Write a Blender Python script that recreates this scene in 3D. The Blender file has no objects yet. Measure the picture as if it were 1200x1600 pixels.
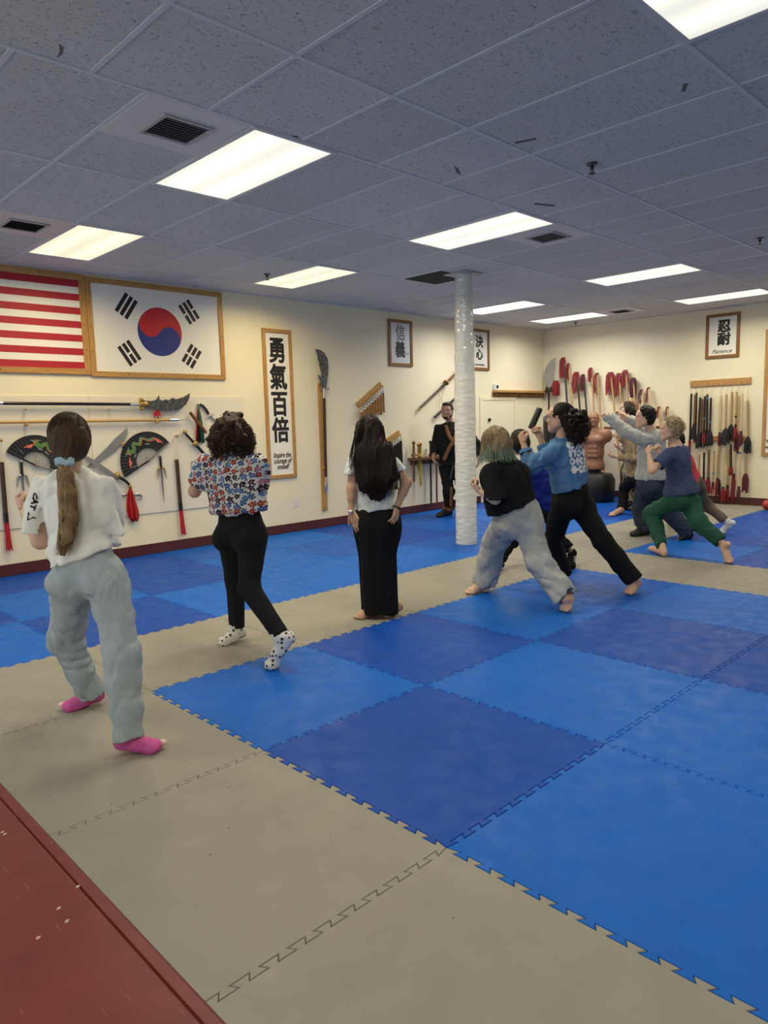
import bpy, bmesh, math, random
import numpy as np
from mathutils import Vector, Matrix, noise as mnoise
random.seed(7)
C = bpy.context.scene.collection
SC = bpy.context.scene
PI = math.pi
A3 = lambda *v: np.array(v, float)
def nrm(v): v = np.array(v, float); return v / (np.linalg.norm(v) + 1e-12)

# ---------------------------------------------------------------- camera
F_PX, YAW, PITCH, ROLL = 1118.314, 0.7990016, -0.1244255, -0.0264687
EYE = A3(-1.70277, -3.61989, 1.42839)
_f = A3(math.cos(PITCH)*math.cos(YAW), math.cos(PITCH)*math.sin(YAW), math.sin(PITCH))
_r = nrm(np.cross(_f, [0, 0, 1])); _u = np.cross(_r, _f)
CR = _r*math.cos(ROLL) + _u*math.sin(ROLL); CU = -_r*math.sin(ROLL) + _u*math.cos(ROLL); CF = _f
cam = bpy.data.cameras.new('camera'); camo = bpy.data.objects.new('camera', cam); C.objects.link(camo)
cam.sensor_fit = 'VERTICAL'; cam.sensor_height = 36; cam.lens = F_PX/1600*36; cam.clip_start = .02; cam.clip_end = 100
camo.matrix_world = Matrix([[CR[i], CU[i], -CF[i], EYE[i]] for i in range(3)] + [[0, 0, 0, 1]])
SC.camera = camo
SC.view_settings.view_transform = 'Standard'; SC.view_settings.look = 'None'; SC.view_settings.gamma = 1
SC.view_settings.use_curve_mapping = False
SC.view_settings.exposure = 0.22

# ---------------------------------------------------------------- light: day through the open shop front behind the viewer, ceiling panels below
W = bpy.data.worlds.new('sky'); SC.world = W; W.use_nodes = True
W.node_tree.nodes['Background'].inputs[0].default_value = (.86, .93, 1.0, 1)
W.node_tree.nodes['Background'].inputs[1].default_value = 1.6
LAMP = 27.0          # watts of each ceiling panel
LAMP_WARM = (1.0, .80, .44); LAMP_COOL = (1.0, .905, .68)

# ---------------------------------------------------------------- room frame
YW, XW, ZC, MAT = 4.069, 10.094, 3.054, 1.064
def ray(u, v): return CR*((u-600)/F_PX) - CU*((v-800)/F_PX) + CF
def on(u, v, ax, val): d = ray(u, v); return EYE + d*((val-EYE[ax])/d[ax])
def LW(u, v, off=0): return on(u, v, 1, YW-off)       # a point on the left wall
def BW(u, v, off=0): return on(u, v, 0, XW-off)       # a point on the back wall
def FL(u, v, z=0): return on(u, v, 2, z)
HF = A3(math.cos(YAW), math.sin(YAW), 0)
def DP(u, v, D): d = ray(u, v); return EYE + d*(D/(d@HF))

# ---------------------------------------------------------------- materials
_M = {}
def mat(name, col, rough=.6, metal=0, var=0, vscale=6, bump=0, bscale=80, sss=0, coat=0, spec=.5, emit=None, es=0):
    if name in _M: return _M[name]
    m = bpy.data.materials.new(name); m.use_nodes = True; _M[name] = m
    N, L = m.node_tree.nodes, m.node_tree.links; b = N['Principled BSDF']
    b.inputs['Base Color'].default_value = (*col, 1); b.inputs['Roughness'].default_value = rough; b.inputs['Metallic'].default_value = metal
    b.inputs['Specular IOR Level'].default_value = spec
    if sss: b.inputs['Subsurface Weight'].default_value = sss; b.inputs['Subsurface Radius'].default_value = (.012, .005, .003)
    if coat: b.inputs['Coat Weight'].default_value = coat
    if emit: b.inputs['Emission Color'].default_value = (*emit, 1); b.inputs['Emission Strength'].default_value = es
    tc = N.new('ShaderNodeTexCoord')
    if var:
        n = N.new('ShaderNodeTexNoise'); n.inputs['Scale'].default_value = vscale; n.inputs['Detail'].default_value = 5
        L.new(tc.outputs['Object'], n.inputs['Vector'])
        r = N.new('ShaderNodeMapRange'); r.inputs[1].default_value = .3; r.inputs[2].default_value = .7; r.inputs[3].default_value = 1-var; r.inputs[4].default_value = 1+var
        L.new(n.outputs['Fac'], r.inputs[0])
        mx = N.new('ShaderNodeVectorMath'); mx.operation = 'SCALE'; mx.inputs[0].default_value = col
        L.new(r.outputs[0], mx.inputs['Scale']); L.new(mx.outputs[0], b.inputs['Base Color'])
    if bump:
        n = N.new('ShaderNodeTexNoise'); n.inputs['Scale'].default_value = bscale; n.inputs['Detail'].default_value = 4
        L.new(tc.outputs['Object'], n.inputs['Vector'])
        bp = N.new('ShaderNodeBump'); bp.inputs['Strength'].default_value = bump; bp.inputs['Distance'].default_value = .004
        L.new(n.outputs['Fac'], bp.inputs['Height']); L.new(bp.outputs[0], b.inputs['Normal'])
    return m
def wood(name, c1, c2, rough=.45, scale=(2, 30, 30)):
    if name in _M: return _M[name]
    m = bpy.data.materials.new(name); m.use_nodes = True; _M[name] = m
    N, L = m.node_tree.nodes, m.node_tree.links; b = N['Principled BSDF']; b.inputs['Roughness'].default_value = rough
    tc = N.new('ShaderNodeTexCoord'); mp = N.new('ShaderNodeMapping'); mp.inputs['Scale'].default_value = scale
    n = N.new('ShaderNodeTexNoise'); n.inputs['Scale'].default_value = 3; n.inputs['Detail'].default_value = 6; n.inputs['Distortion'].default_value = .6
    r = N.new('ShaderNodeValToRGB'); r.color_ramp.elements[0].position = .3; r.color_ramp.elements[1].position = .7
    r.color_ramp.elements[0].color = (*c1, 1); r.color_ramp.elements[1].color = (*c2, 1)
    L.new(tc.outputs['Object'], mp.inputs[0]); L.new(mp.outputs[0], n.inputs['Vector']); L.new(n.outputs['Fac'], r.inputs[0]); L.new(r.outputs[0], b.inputs['Base Color'])
    return m

# ---------------------------------------------------------------- mesh helpers
def link(name, me, m=None, parent=None, smooth=False):
    o = bpy.data.objects.new(name, me); C.objects.link(o)
    if m:
        for x in (m if isinstance(m, (list, tuple)) else [m]): me.materials.append(x)
    if parent: o.parent = parent; o.matrix_parent_inverse = Matrix.Translation(-parent.location) if parent.type == 'EMPTY' else Matrix()
    if smooth and len(me.polygons): me.polygons.foreach_set('use_smooth', [True]*len(me.polygons))
    return o
def tag(o, label=None, cat=None, group=None, kind=None):
    if label: o['label'] = label
    if cat: o['category'] = cat
    if group: o['group'] = group
    if kind: o['kind'] = kind
    return o
def thing(name, label, cat, loc, group=None):
    o = bpy.data.objects.new(name, None); C.objects.link(o); o.location = [float(x) for x in loc]; o.empty_display_size = .05
    return tag(o, label, cat, group)
class MB:                                            # collects shapes, builds ONE mesh object
    def __init__(s): s.v = []; s.f = []; s.mi = []; s.cm = 0
    def add(s, vs, fs):
        k = len(s.v); s.v += [tuple(float(c) for c in v) for v in vs]; s.f += [tuple(i+k for i in f) for f in fs]; s.mi += [s.cm]*len(fs); return s
    def box(s, a, b):
        x0, y0, z0 = np.minimum(a, b); x1, y1, z1 = np.maximum(a, b)
        return s.add([(x0,y0,z0),(x1,y0,z0),(x1,y1,z0),(x0,y1,z0),(x0,y0,z1),(x1,y0,z1),(x1,y1,z1),(x0,y1,z1)],
                     [(3,2,1,0),(4,5,6,7),(0,1,5,4),(1,2,6,5),(2,3,7,6),(3,0,4,7)])
    def prism(s, front, back):                        # two matching rings of points
        n = len(front)
        return s.add(list(front)+list(back), [tuple(range(n)), tuple(range(2*n-1, n-1, -1))] + [(i, i+n, (i+1) % n+n, (i+1) % n) for i in range(n)])
    def ext(s, pts, d):                               # polygon pushed along d
        pts = [np.array(p, float) for p in pts]; return s.prism(pts, [p+np.array(d) for p in pts])
    def tube(s, path, rad, n=8, flat=1, up=None, cap=True):
        P = [np.array(p, float) for p in path]; R = rad if isinstance(rad, (list, tuple)) else [rad]*len(P)
        vs = []; fs = []; ref = np.array(up, float) if up is not None else None
        for i, p in enumerate(P):
            t = nrm(P[min(i+1, len(P)-1)] - P[max(i-1, 0)])
            if ref is None: ref = A3(0, 0, 1) if abs(t[2]) < .9 else A3(1, 0, 0)
            a = nrm(ref - t*(ref@t)); b = np.cross(t, a); ref = a
            for k in range(n):
                w = 2*PI*k/n; vs.append(p + R[i]*(math.cos(w)*a*flat + math.sin(w)*b))
        for i in range(len(P)-1):
            for k in range(n): fs.append((i*n+k, i*n+(k+1) % n, (i+1)*n+(k+1) % n, (i+1)*n+k))
        if cap: fs += [tuple(range(n-1, -1, -1)), tuple(range((len(P)-1)*n, len(P)*n))]
        return s.add(vs, fs)
    def ball(s, c, r, n=12, m=8, ax=None):
        r = np.array(r if hasattr(r, '__len__') else [r]*3, float); X = np.eye(3) if ax is None else np.array(ax)
        vs = [np.array(c)+X.T@(r*A3(0,0,1))]; fs = []
        for j in range(1, m):
            for k in range(n):
                a = PI*j/m; b = 2*PI*k/n; vs.append(np.array(c)+X.T@(r*A3(math.sin(a)*math.cos(b), math.sin(a)*math.sin(b), math.cos(a))))
        vs.append(np.array(c)-X.T@(r*A3(0,0,1))); e = len(vs)-1
        for k in range(n):
            fs.append((0, 1+k, 1+(k+1) % n)); fs.append((e, 1+(m-2)*n+(k+1) % n, 1+(m-2)*n+k))
            for j in range(m-2): fs.append((1+j*n+k, 1+(j+1)*n+k, 1+(j+1)*n+(k+1) % n, 1+j*n+(k+1) % n))
        return s.add(vs, fs)
    def build(s, name, m=None, parent=None, smooth=False, bevel=0, recalc=True):
        me = bpy.data.meshes.new(name); me.from_pydata(s.v, [], s.f)
        bm = bmesh.new(); bm.from_mesh(me)
        if recalc: bmesh.ops.recalc_face_normals(bm, faces=bm.faces)
        for f, k in zip(bm.faces, s.mi): f.material_index = k
        if bevel: bmesh.ops.bevel(bm, geom=[e for e in bm.edges if len(e.link_faces) == 2 and e.calc_face_angle(0) > .6], offset=bevel, segments=2, affect='EDGES')
        bm.to_mesh(me); bm.free(); me.update()
        o = link(name, me, m, parent, smooth)
        if smooth and not bevel:
            try: me.set_sharp_from_angle(angle=math.radians(50))
            except Exception: pass
        return o
def dup(o, parent=None, off=None):
    c = o.copy(); C.objects.link(c)
    if parent: c.parent = parent
    for ch in list(o.children): dup(ch, c)
    if off is not None: c.location = [a+b for a, b in zip(o.location, off)]
    return c
def text(s, size, name, m, parent=None, origin=(0,0,0), xd=(1,0,0), zd=(0,0,1), bold=0, shear=0, depth=.0008, align='CENTER', sx=1, line=1):
    cu = bpy.data.curves.new(name, 'FONT'); cu.body = s; cu.size = size; cu.align_x = align; cu.align_y = 'CENTER'; cu.shear = shear
    cu.extrude = depth; cu.space_line = line; cu.resolution_u = 3
    o = bpy.data.objects.new(name, cu); C.objects.link(o)
    dg = bpy.context.evaluated_depsgraph_get(); me = bpy.data.meshes.new_from_object(o.evaluated_get(dg)); bpy.data.objects.remove(o)
    V = np.empty(len(me.vertices)*3); me.vertices.foreach_get('co', V); V = V.reshape(-1, 3); F = [tuple(p.vertices) for p in me.polygons]
    X, Z = nrm(xd), nrm(zd); Y = np.cross(X, Z); O = np.array(origin, float); mb = MB()
    for k in range(9 if bold else 1):                  # a thicker pen: the same glyph again a little to each side
        dx, dz = (0, 0) if k == 0 else (bold*math.cos(k*PI/4), bold*math.sin(k*PI/4))
        mb.add(O+np.outer(V[:, 0]*sx+dx, X)+np.outer(V[:, 1]+dz, Z)+np.outer(V[:, 2]+k*.00004, Y), F)
    return mb.build(name, m, parent, recalc=False)
# ================================================================= the setting
def noise_wall(name, col):
    return mat(name, col, .55, var=.03, vscale=1.2, bump=.35, bscale=28)
M_wall = noise_wall('cream_wall_paint', (.86, .785, .575))
M_base = mat('maroon_baseboard', (.085, .018, .018), .45, var=.15, vscale=3)
def st(name, mb, m, parent=None, **k): o = mb.build(name, m, parent, **k); o['kind'] = 'structure'; return o
X0, Y0 = -5.2, -7.3
st('floor', MB().box((X0-.2, Y0-.2, -.12), (XW+.2, YW+.2, -.022)), mat('subfloor', (.05, .05, .05), .9))
st('wall_left', MB().box((X0, YW, -.1), (XW+.15, YW+.15, ZC+.1)), M_wall)
st('wall_back', MB().box((XW, Y0, -.1), (XW+.15, YW, ZC+.1)), M_wall)
st('wall_right', MB().box((X0, Y0-.15, -.1), (XW+.15, Y0, ZC+.1)), M_wall)
b = MB().box((X0-.15, Y0, -.1), (X0, YW, .5)).box((X0-.15, Y0, 2.7), (X0, YW, ZC+.1))
for y in (Y0, -3.5, .2, YW-.3): b.box((X0-.15, y, .5), (X0, y+.3, 2.7))
st('wall_front', b, M_wall)
st('baseboard_left', MB().box((X0, YW-.014, 0), (XW, YW, .118)), M_base, bevel=.003)
st('baseboard_back', MB().box((XW-.014, Y0, 0), (XW, YW-.014, .118)), M_base, bevel=.003)

# ceiling: every tile a face of its own tone, tee bars as a second mesh
rows = [(-7.3,-4.6,-.18), (-4.6,-3.38,-.18), (-3.38,-2.16,-.18), (-2.16,-.945,-.18), (-.945,-.203,-.18), (-.203,1.02,.098), (1.02,2.245,.098), (2.245,3.465,.098), (3.465,YW,.098)]
tv, tf, tint = [], [], []
bars = MB(); hz = .004
for (ya, yb, xo) in rows:
    k0 = math.floor((X0-xo)/.61)
    for k in range(k0, 26):
        a, b2 = max(X0, xo+.61*k), min(XW, xo+.61*(k+1))
        if b2 <= a: continue
        n = len(tv); tv += [(a, ya, ZC), (b2, ya, ZC), (b2, yb, ZC), (a, yb, ZC)]; tf.append((n+3, n+2, n+1, n)); tint.append(random.uniform(.93, 1.05))
        bars.box((b2-.012, ya+.012, ZC-hz), (b2+.012, yb-.012, ZC+.01))
    bars.box((X0, yb-.013, ZC-hz-.001), (XW, yb+.013, ZC+.01))
bars.box((X0, YW-.022, ZC-hz-.002), (XW, YW, ZC+.01)).box((XW-.022, Y0, ZC-hz-.002), (XW, YW-.022, ZC+.01))
me = bpy.data.meshes.new('ceiling'); me.from_pydata(tv, [], tf)
ca = me.color_attributes.new('tint', 'FLOAT_COLOR', 'CORNER')
for p in me.polygons:
    for li in p.loop_indices: ca.data[li].color = (tint[p.index],)*3 + (1,)
def ceiling_mat():
    m = bpy.data.materials.new('mineral_fibre_tile'); m.use_nodes = True
    N, L = m.node_tree.nodes, m.node_tree.links; b = N['Principled BSDF']; b.inputs['Roughness'].default_value = .9
    tc = N.new('ShaderNodeTexCoord')
    at = N.new('ShaderNodeAttribute'); at.attribute_name = 'tint'
    mp = N.new('ShaderNodeMapping'); mp.inputs['Scale'].default_value = (26, 75, 30)
    wp = N.new('ShaderNodeTexNoise'); wp.inputs['Scale'].default_value = 30; L.new(tc.outputs['Object'], wp.inputs['Vector'])
    ad = N.new('ShaderNodeMixRGB'); ad.blend_type = 'LINEAR_LIGHT'; ad.inputs[0].default_value = .03
    L.new(tc.outputs['Object'], ad.inputs[1]); L.new(wp.outputs['Color'], ad.inputs[2]); L.new(ad.outputs[0], mp.inputs[0])
    n = N.new('ShaderNodeTexNoise'); n.inputs['Scale'].default_value = 1.6; n.inputs['Detail'].default_value = 3; L.new(mp.outputs[0], n.inputs['Vector'])
    r = N.new('ShaderNodeMapRange'); r.inputs[1].default_value = .30; r.inputs[2].default_value = .42; r.inputs[3].default_value = .42; r.inputs[4].default_value = 1; L.new(n.outputs['Fac'], r.inputs[0])
    s = N.new('ShaderNodeTexNoise'); s.inputs['Scale'].default_value = .8; s.inputs['Detail'].default_value = 3; L.new(tc.outputs['Object'], s.inputs['Vector'])
    r2 = N.new('ShaderNodeMapRange'); r2.inputs[1].default_value = .3; r2.inputs[2].default_value = .7; r2.inputs[3].default_value = .94; r2.inputs[4].default_value = 1.05; L.new(s.outputs['Fac'], r2.inputs[0])
    mu = N.new('ShaderNodeMath'); mu.operation = 'MULTIPLY'; L.new(r.outputs[0], mu.inputs[0]); L.new(r2.outputs[0], mu.inputs[1])
    c = N.new('ShaderNodeVectorMath'); c.operation = 'SCALE'; c.inputs[0].default_value = (.66, .64, .59); L.new(mu.outputs[0], c.inputs['Scale'])
    c2 = N.new('ShaderNodeVectorMath'); c2.operation = 'MULTIPLY'; L.new(c.outputs[0], c2.inputs[0]); L.new(at.outputs['Color'], c2.inputs[1]); L.new(c2.outputs[0], b.inputs['Base Color'])
    bp = N.new('ShaderNodeBump'); bp.inputs['Strength'].default_value = .5; bp.inputs['Distance'].default_value = .004; L.new(r.outputs[0], bp.inputs['Height']); L.new(bp.outputs[0], b.inputs['Normal'])
    return m
ceil = link('ceiling', me, ceiling_mat()); ceil['kind'] = 'structure'
st('trim_1', bars, mat('tee_bar_paint', (.66, .66, .68), .5))
st('trim_2', MB().box((X0, Y0, ZC+.02), (XW+.15, YW+.15, ZC+.1)), mat('deck', (.3, .3, .3), .9))

# ceiling lights: frame + prismatic diffuser that glows along its tubes
def lamp_mat(name, col, k):
    m = bpy.data.materials.new(name); m.use_nodes = True
    N, L = m.node_tree.nodes, m.node_tree.links; b = N['Principled BSDF']; b.inputs['Base Color'].default_value = (.8, .8, .78, 1); b.inputs['Roughness'].default_value = .3
    tc = N.new('ShaderNodeTexCoord'); se = N.new('ShaderNodeSeparateXYZ'); L.new(tc.outputs['Generated'], se.inputs[0])
    w = N.new('ShaderNodeMath'); w.operation = 'MULTIPLY'; w.inputs[1].default_value = 2*PI*2; L.new(se.outputs['X'], w.inputs[0])
    cs = N.new('ShaderNodeMath'); cs.operation = 'COSINE'; L.new(w.outputs[0], cs.inputs[0])
    r = N.new('ShaderNodeMapRange'); r.inputs[1].default_value = 1; r.inputs[2].default_value = -1; r.inputs[3].default_value = .66*k; r.inputs[4].default_value = .90*k; L.new(cs.outputs[0], r.inputs[0])
    b.inputs['Emission Color'].default_value = (*col, 1); L.new(r.outputs[0], b.inputs['Emission Strength'])
    return m
LM = {'w': lamp_mat('warm_diffuser', (1, .93, .62), 1.0), 'c': lamp_mat('neutral_diffuser', (1, .97, .80), 1.0), 'd': lamp_mat('white_diffuser', (1, .97, .9), 1.1)}
M_fix = mat('white_fixture_metal', (.62, .62, .62), .4)
def panel(x, y, k, label):
    t = thing('ceiling_light', label, 'ceiling light', (x+.305, y+.61, ZC-.006), 'fluorescent ceiling panels')
    f = MB()
    for a, b2 in (((0, 0), (.61, .03)), ((0, 1.19), (.61, 1.22)), ((0, .03), (.03, 1.19)), ((.58, .03), (.61, 1.19))):
        f.box((x+a[0], y+a[1], ZC-.009), (x+b2[0], y+b2[1], ZC-.001))
    f.build('frame', M_fix, t)
    MB().box((x+.03, y+.03, ZC-.006), (x+.58, y+1.19, ZC-.002)).build('diffuser', LM[k], t)
    la = bpy.data.lights.new('tube_light', 'AREA'); la.shape = 'RECTANGLE'; la.size = .55; la.size_y = 1.16; la.energy = LAMP; la.spread = 2.82
    la.color = {'w': LAMP_WARM, 'c': LAMP_COOL, 'd': (1, .96, .88)}[k]
    lo = bpy.data.objects.new('tube_light', la); C.objects.link(lo); lo.location = (0, 0, -.006); lo.parent = t
X = lambda k: .098+.61*k
for a in ((X(1), -.203, 'c', 'bright ceiling panel beside the square vent with pale surround, above left of the pillar'),
          (X(1), 2.245, 'w', 'yellowish ceiling panel above the striped flag'),
          (X(5), 2.245, 'w', 'yellowish ceiling panel above the tall calligraphy scroll'),
          (X(5), -.203, 'c', 'large bright ceiling panel just left of the vent and in front of the pillar top'),
          (X(10), -.203, 'c', 'long bright ceiling panel right of the pillar, nearer of the two in its row'),
          (X(14), -.203, 'c', 'far bright ceiling panel near the back wall, above the framed two-character print'),
          (X(11), 2.245, 'd', 'white ceiling panel partly hidden behind the pillar top'),
          (X(14), 2.245, 'd', 'white ceiling panel nearest the corner of the two walls'),
          (1.04, -3.38, 'c', 'ceiling panel cut off by the upper right edge of the photo'),
          (5.31, -3.38, 'c', 'ceiling panel out of view on the right side'), (8.36, -3.38, 'c', 'far ceiling panel out of view on the right side'),
          (-2.62, -3.38, 'c', 'ceiling panel behind the viewer'), (X(-4), 1.02, 'c', 'ceiling panel out of view on the left')):
    panel(*a)
# vents, grille, sprinklers
M_dark = mat('duct_dark', (.012, .012, .013), .7)
def vent(k, y, label, gx0=.17, gy0=.16, w=.30, pcol=(.72, .68, .64)):
    x = X(k); t = thing('ceiling_vent', label, 'vent', (x+.305, y+.305, ZC-.004), 'square ceiling vents')
    MB().box((x+.012, y+.012, ZC-.006), (x+.6, y+.6, ZC-.001)).build('panel', mat('vent_panel_%s' % round(pcol[0]*100), pcol, .5), t)
    f = MB(); a, b2 = x+gx0, y+gy0
    for p, q in (((0, 0), (w, .02)), ((0, w-.02), (w, w)), ((0, .02), (.02, w-.02)), ((w-.02, .02), (w, w-.02))): f.box((a+p[0], b2+p[1], ZC-.016), (a+q[0], b2+q[1], ZC-.006))
    f.build('frame', mat('vent_frame', (.42, .41, .41), .45), t)
    MB().box((a+.02, b2+.02, ZC-.008), (a+w-.02, b2+w-.02, ZC-.0062)).build('opening', M_dark, t)
    g = MB()
    for i in range(9):
        yy = b2+.035+i*.028; g.add([(a+.02, yy, ZC-.015), (a+w-.02, yy, ZC-.015), (a+w-.02, yy+.017, ZC-.010), (a+.02, yy+.017, ZC-.010)], [(0, 1, 2, 3)])
    g.build('grille', mat('vent_blade', (.30, .30, .31), .4), t)
vent(0, -.203, 'square vent in a pale panel beside the biggest bright ceiling light')
vent(0, 2.245, 'square vent at the left edge of the photo above the striped flag', pcol=(.74, .64, .56))
vent(6, -.203, 'square vent in a pale panel between the pillar and the ceiling light right of it')
vent(14, 1.63, 'small far vent near the back wall left of the last light')
x, y = X(7), 1.635
t = thing('return_grille', 'dark square return grille beside the pillar top', 'grille', (x+.3, y+.3, ZC-.004))
f = MB()
for p, q in (((0, 0), (.61, .02)), ((0, .59), (.61, .61)), ((0, .02), (.02, .59)), ((.59, .02), (.61, .59))): f.box((x+p[0], y+p[1], ZC-.008), (x+q[0], y+q[1], ZC-.001))
f.build('frame', M_fix, t)
g = MB().box((x+.02, y+.02, ZC-.004), (x+.59, y+.59, ZC-.002))
for i in range(22): g.box((x+.03+i*.0255, y+.02, ZC-.007), (x+.037+i*.0255, y+.59, ZC-.004))
g.build('grid', mat('return_dark', (.05, .047, .04), .7), t)
for x, y, lab in ((2.7, -1.11, 'nearest fire sprinkler, in the dark ceiling tile right of centre'), (5.74, -1.13, 'fire sprinkler by the right edge of the photo'),
                  (3.02, 2.95, 'fire sprinkler just left of the yellowish light above the scroll'), (9.5, 3.05, 'farthest fire sprinkler near the room corner')):
    t = thing('fire_sprinkler', lab, 'sprinkler', (x, y, ZC-.004), 'fire sprinklers')
    MB().tube([(x, y, ZC-.001), (x, y, ZC-.012)], [.04, .033], 16).build('escutcheon', mat('sprinkler_chrome', (.12, .12, .13), .3, .8), t, True)
    MB().tube([(x, y, ZC-.012), (x, y, ZC-.035)], .012, 10).tube([(x-.014, y, ZC-.03), (x-.012, y, ZC-.05), (x, y, ZC-.06)], .003, 6).tube([(x+.014, y, ZC-.03), (x+.012, y, ZC-.05), (x, y, ZC-.06)], .003, 6).build('body', mat('sprinkler_dark', (.05, .05, .055), .35, .7), t, True)
    MB().tube([(x, y, ZC-.06), (x, y, ZC-.063)], .024, 14).build('deflector', mat('sprinkler_dark', (0, 0, 0)), t, True)

M_sc = mat('ceiling_scuff', (.17, .15, .15), .9)
for pts in (((92, 68), (100, 74), (97, 86), (90, 90), (93, 79)), ((709, 258), (717, 264), (721, 274), (713, 270)), ((1068, 131), (1075, 130), (1071, 143), (1064, 144)), ((804, 222), (838, 215), (839, 218), (806, 225)), ((835, 317), (868, 320), (867, 323), (836, 320)), ((455, 211), (467, 213), (463, 217))):
    a = [on(u, v, 2, ZC-.0008) for u, v in pts]; k = MB().ext(a, (0, 0, .0006)).build('scuff_mark', M_sc, ceil)
# ---------------------------------------------------------------- interlocking floor mats
def foam(name, col, sc):
    m = mat(name, col, .42, var=.045, vscale=5, bump=.12, bscale=260, spec=.16)
    N, L = m.node_tree.nodes, m.node_tree.links; b = N['Principled BSDF']      # scuffs in the gloss
    tc = N.new('ShaderNodeTexCoord'); n = N.new('ShaderNodeTexNoise'); n.inputs['Scale'].default_value = 9; n.inputs['Detail'].default_value = 8
    L.new(tc.outputs['Object'], n.inputs['Vector']); r = N.new('ShaderNodeMapRange'); r.inputs[1].default_value = .3; r.inputs[2].default_value = .7; r.inputs[3].default_value = .34; r.inputs[4].default_value = .62
    L.new(n.outputs['Fac'], r.inputs[0]); L.new(r.outputs[0], b.inputs['Roughness'])
    v = N.new('ShaderNodeTexVoronoi'); v.inputs['Scale'].default_value = 7; L.new(tc.outputs['Object'], v.inputs['Vector'])     # specks of dirt
    mr = N.new('ShaderNodeMapRange'); mr.inputs[1].default_value = .022; mr.inputs[2].default_value = .034; mr.inputs[3].default_value = .35; L.new(v.outputs['Distance'], mr.inputs[0])
    sc = N.new('ShaderNodeVectorMath'); sc.operation = 'SCALE'; L.new(b.inputs['Base Color'].links[0].from_socket, sc.inputs[0]); L.new(mr.outputs[0], sc.inputs['Scale']); L.new(sc.outputs[0], b.inputs['Base Color'])
    return m
M_mat = {'g': foam('grey_foam', (.29, .277, .235), 1), 'b': foam('bright_blue_foam', (.003, .118, .53), 1), 'd': foam('dark_blue_foam', (.003, .064, .38), 1), 'm': foam('mid_blue_foam', (.003, .092, .46), 1)}
NT = 23
def edge_pts(p, q):
    p, q = np.array(p, float), np.array(q, float); d = (q-p)/NT; n = A3(-(q-p)[1], (q-p)[0]); n = n/np.linalg.norm(n)*.0115
    out = [p]
    for k in range(1, NT):
        s = 1 if k % 2 else -1
        c = p+d*k                                    # crossing between tooth k-1 and k, slanted like a dovetail
        out += [c-n*s+d*.17, c+n*s-d*.17]
    return out
_e = {}
def ring(i, j):                                         # cell [i,i+1] x [j-1,j], counter-clockwise
    cs = [(i, j-1), (i+1, j-1), (i+1, j), (i, j)]; out = []
    for k in range(4):
        a, b2 = cs[k], cs[(k+1) % 4]
        key = (min(a, b2), max(a, b2))
        if key not in _e: _e[key] = edge_pts(A3(*key[0])*MAT, A3(*key[1])*MAT)
        P = _e[key]
        out += P if key == (a, b2) else [A3(*a)*MAT]+P[:0:-1]
    return out
def inset(P, w):
    n = len(P); out = []
    for k in range(n):
        a, b2, c = P[k-1], P[k], P[(k+1) % n]; d1, d2 = nrm(b2-a), nrm(c-b2)
        n1, n2 = A3(-d1[1], d1[0]), A3(-d2[1], d2[0]); m = nrm(n1+n2); out.append(b2+m*w/max(.35, m@n1))
    return out
def clip(P): return [A3(min(p[0], XW-.02), min(p[1], YW-.02)) for p in P]
def floor_mat(i, j, c, label, group):
    P = ring(i, j)
    a, b2 = clip(inset(P, .0009)), clip(inset(P, .0030))
    A = sum(a)/len(a); mb = MB(); n = len(P)
    lo = [(p[0], p[1], -.022) for p in a]; mi = [(p[0], p[1], -.0022) for p in a]; hi = [(p[0], p[1], 0) for p in b2]
    mb.add(lo+mi+hi, [tuple(range(2*n, 3*n))] + [(k, (k+1) % n, n+(k+1) % n, n+k) for k in range(n)] + [(n+k, n+(k+1) % n, 2*n+(k+1) % n, 2*n+k) for k in range(n)])
    o = mb.build('floor_mat', M_mat[c]); tag(o, label, 'floor mat', group)
CN = {'g': 'grey', 'b': 'bright blue', 'd': 'dark blue', 'm': 'mid blue'}
col = {(0,0):'b',(1,0):'d',(2,0):'b',(3,0):'m',(0,-1):'d',(1,-1):'b',(2,-1):'d',(3,-1):'b',(0,-2):'b',(1,-2):'b',(2,-2):'d',(3,-2):'m',
       (5,0):'b',(-1,2):'b',(0,2):'d',(1,2):'b',(2,2):'b',(3,2):'b',(4,2):'m',(-1,3):'d',(0,3):'b',(1,3):'d',(2,3):'b',(3,3):'m',(-2,2):'d',(4,3):'d',(5,2):'b',(0,4):'d',(1,4):'d',(2,4):'m'}
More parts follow.
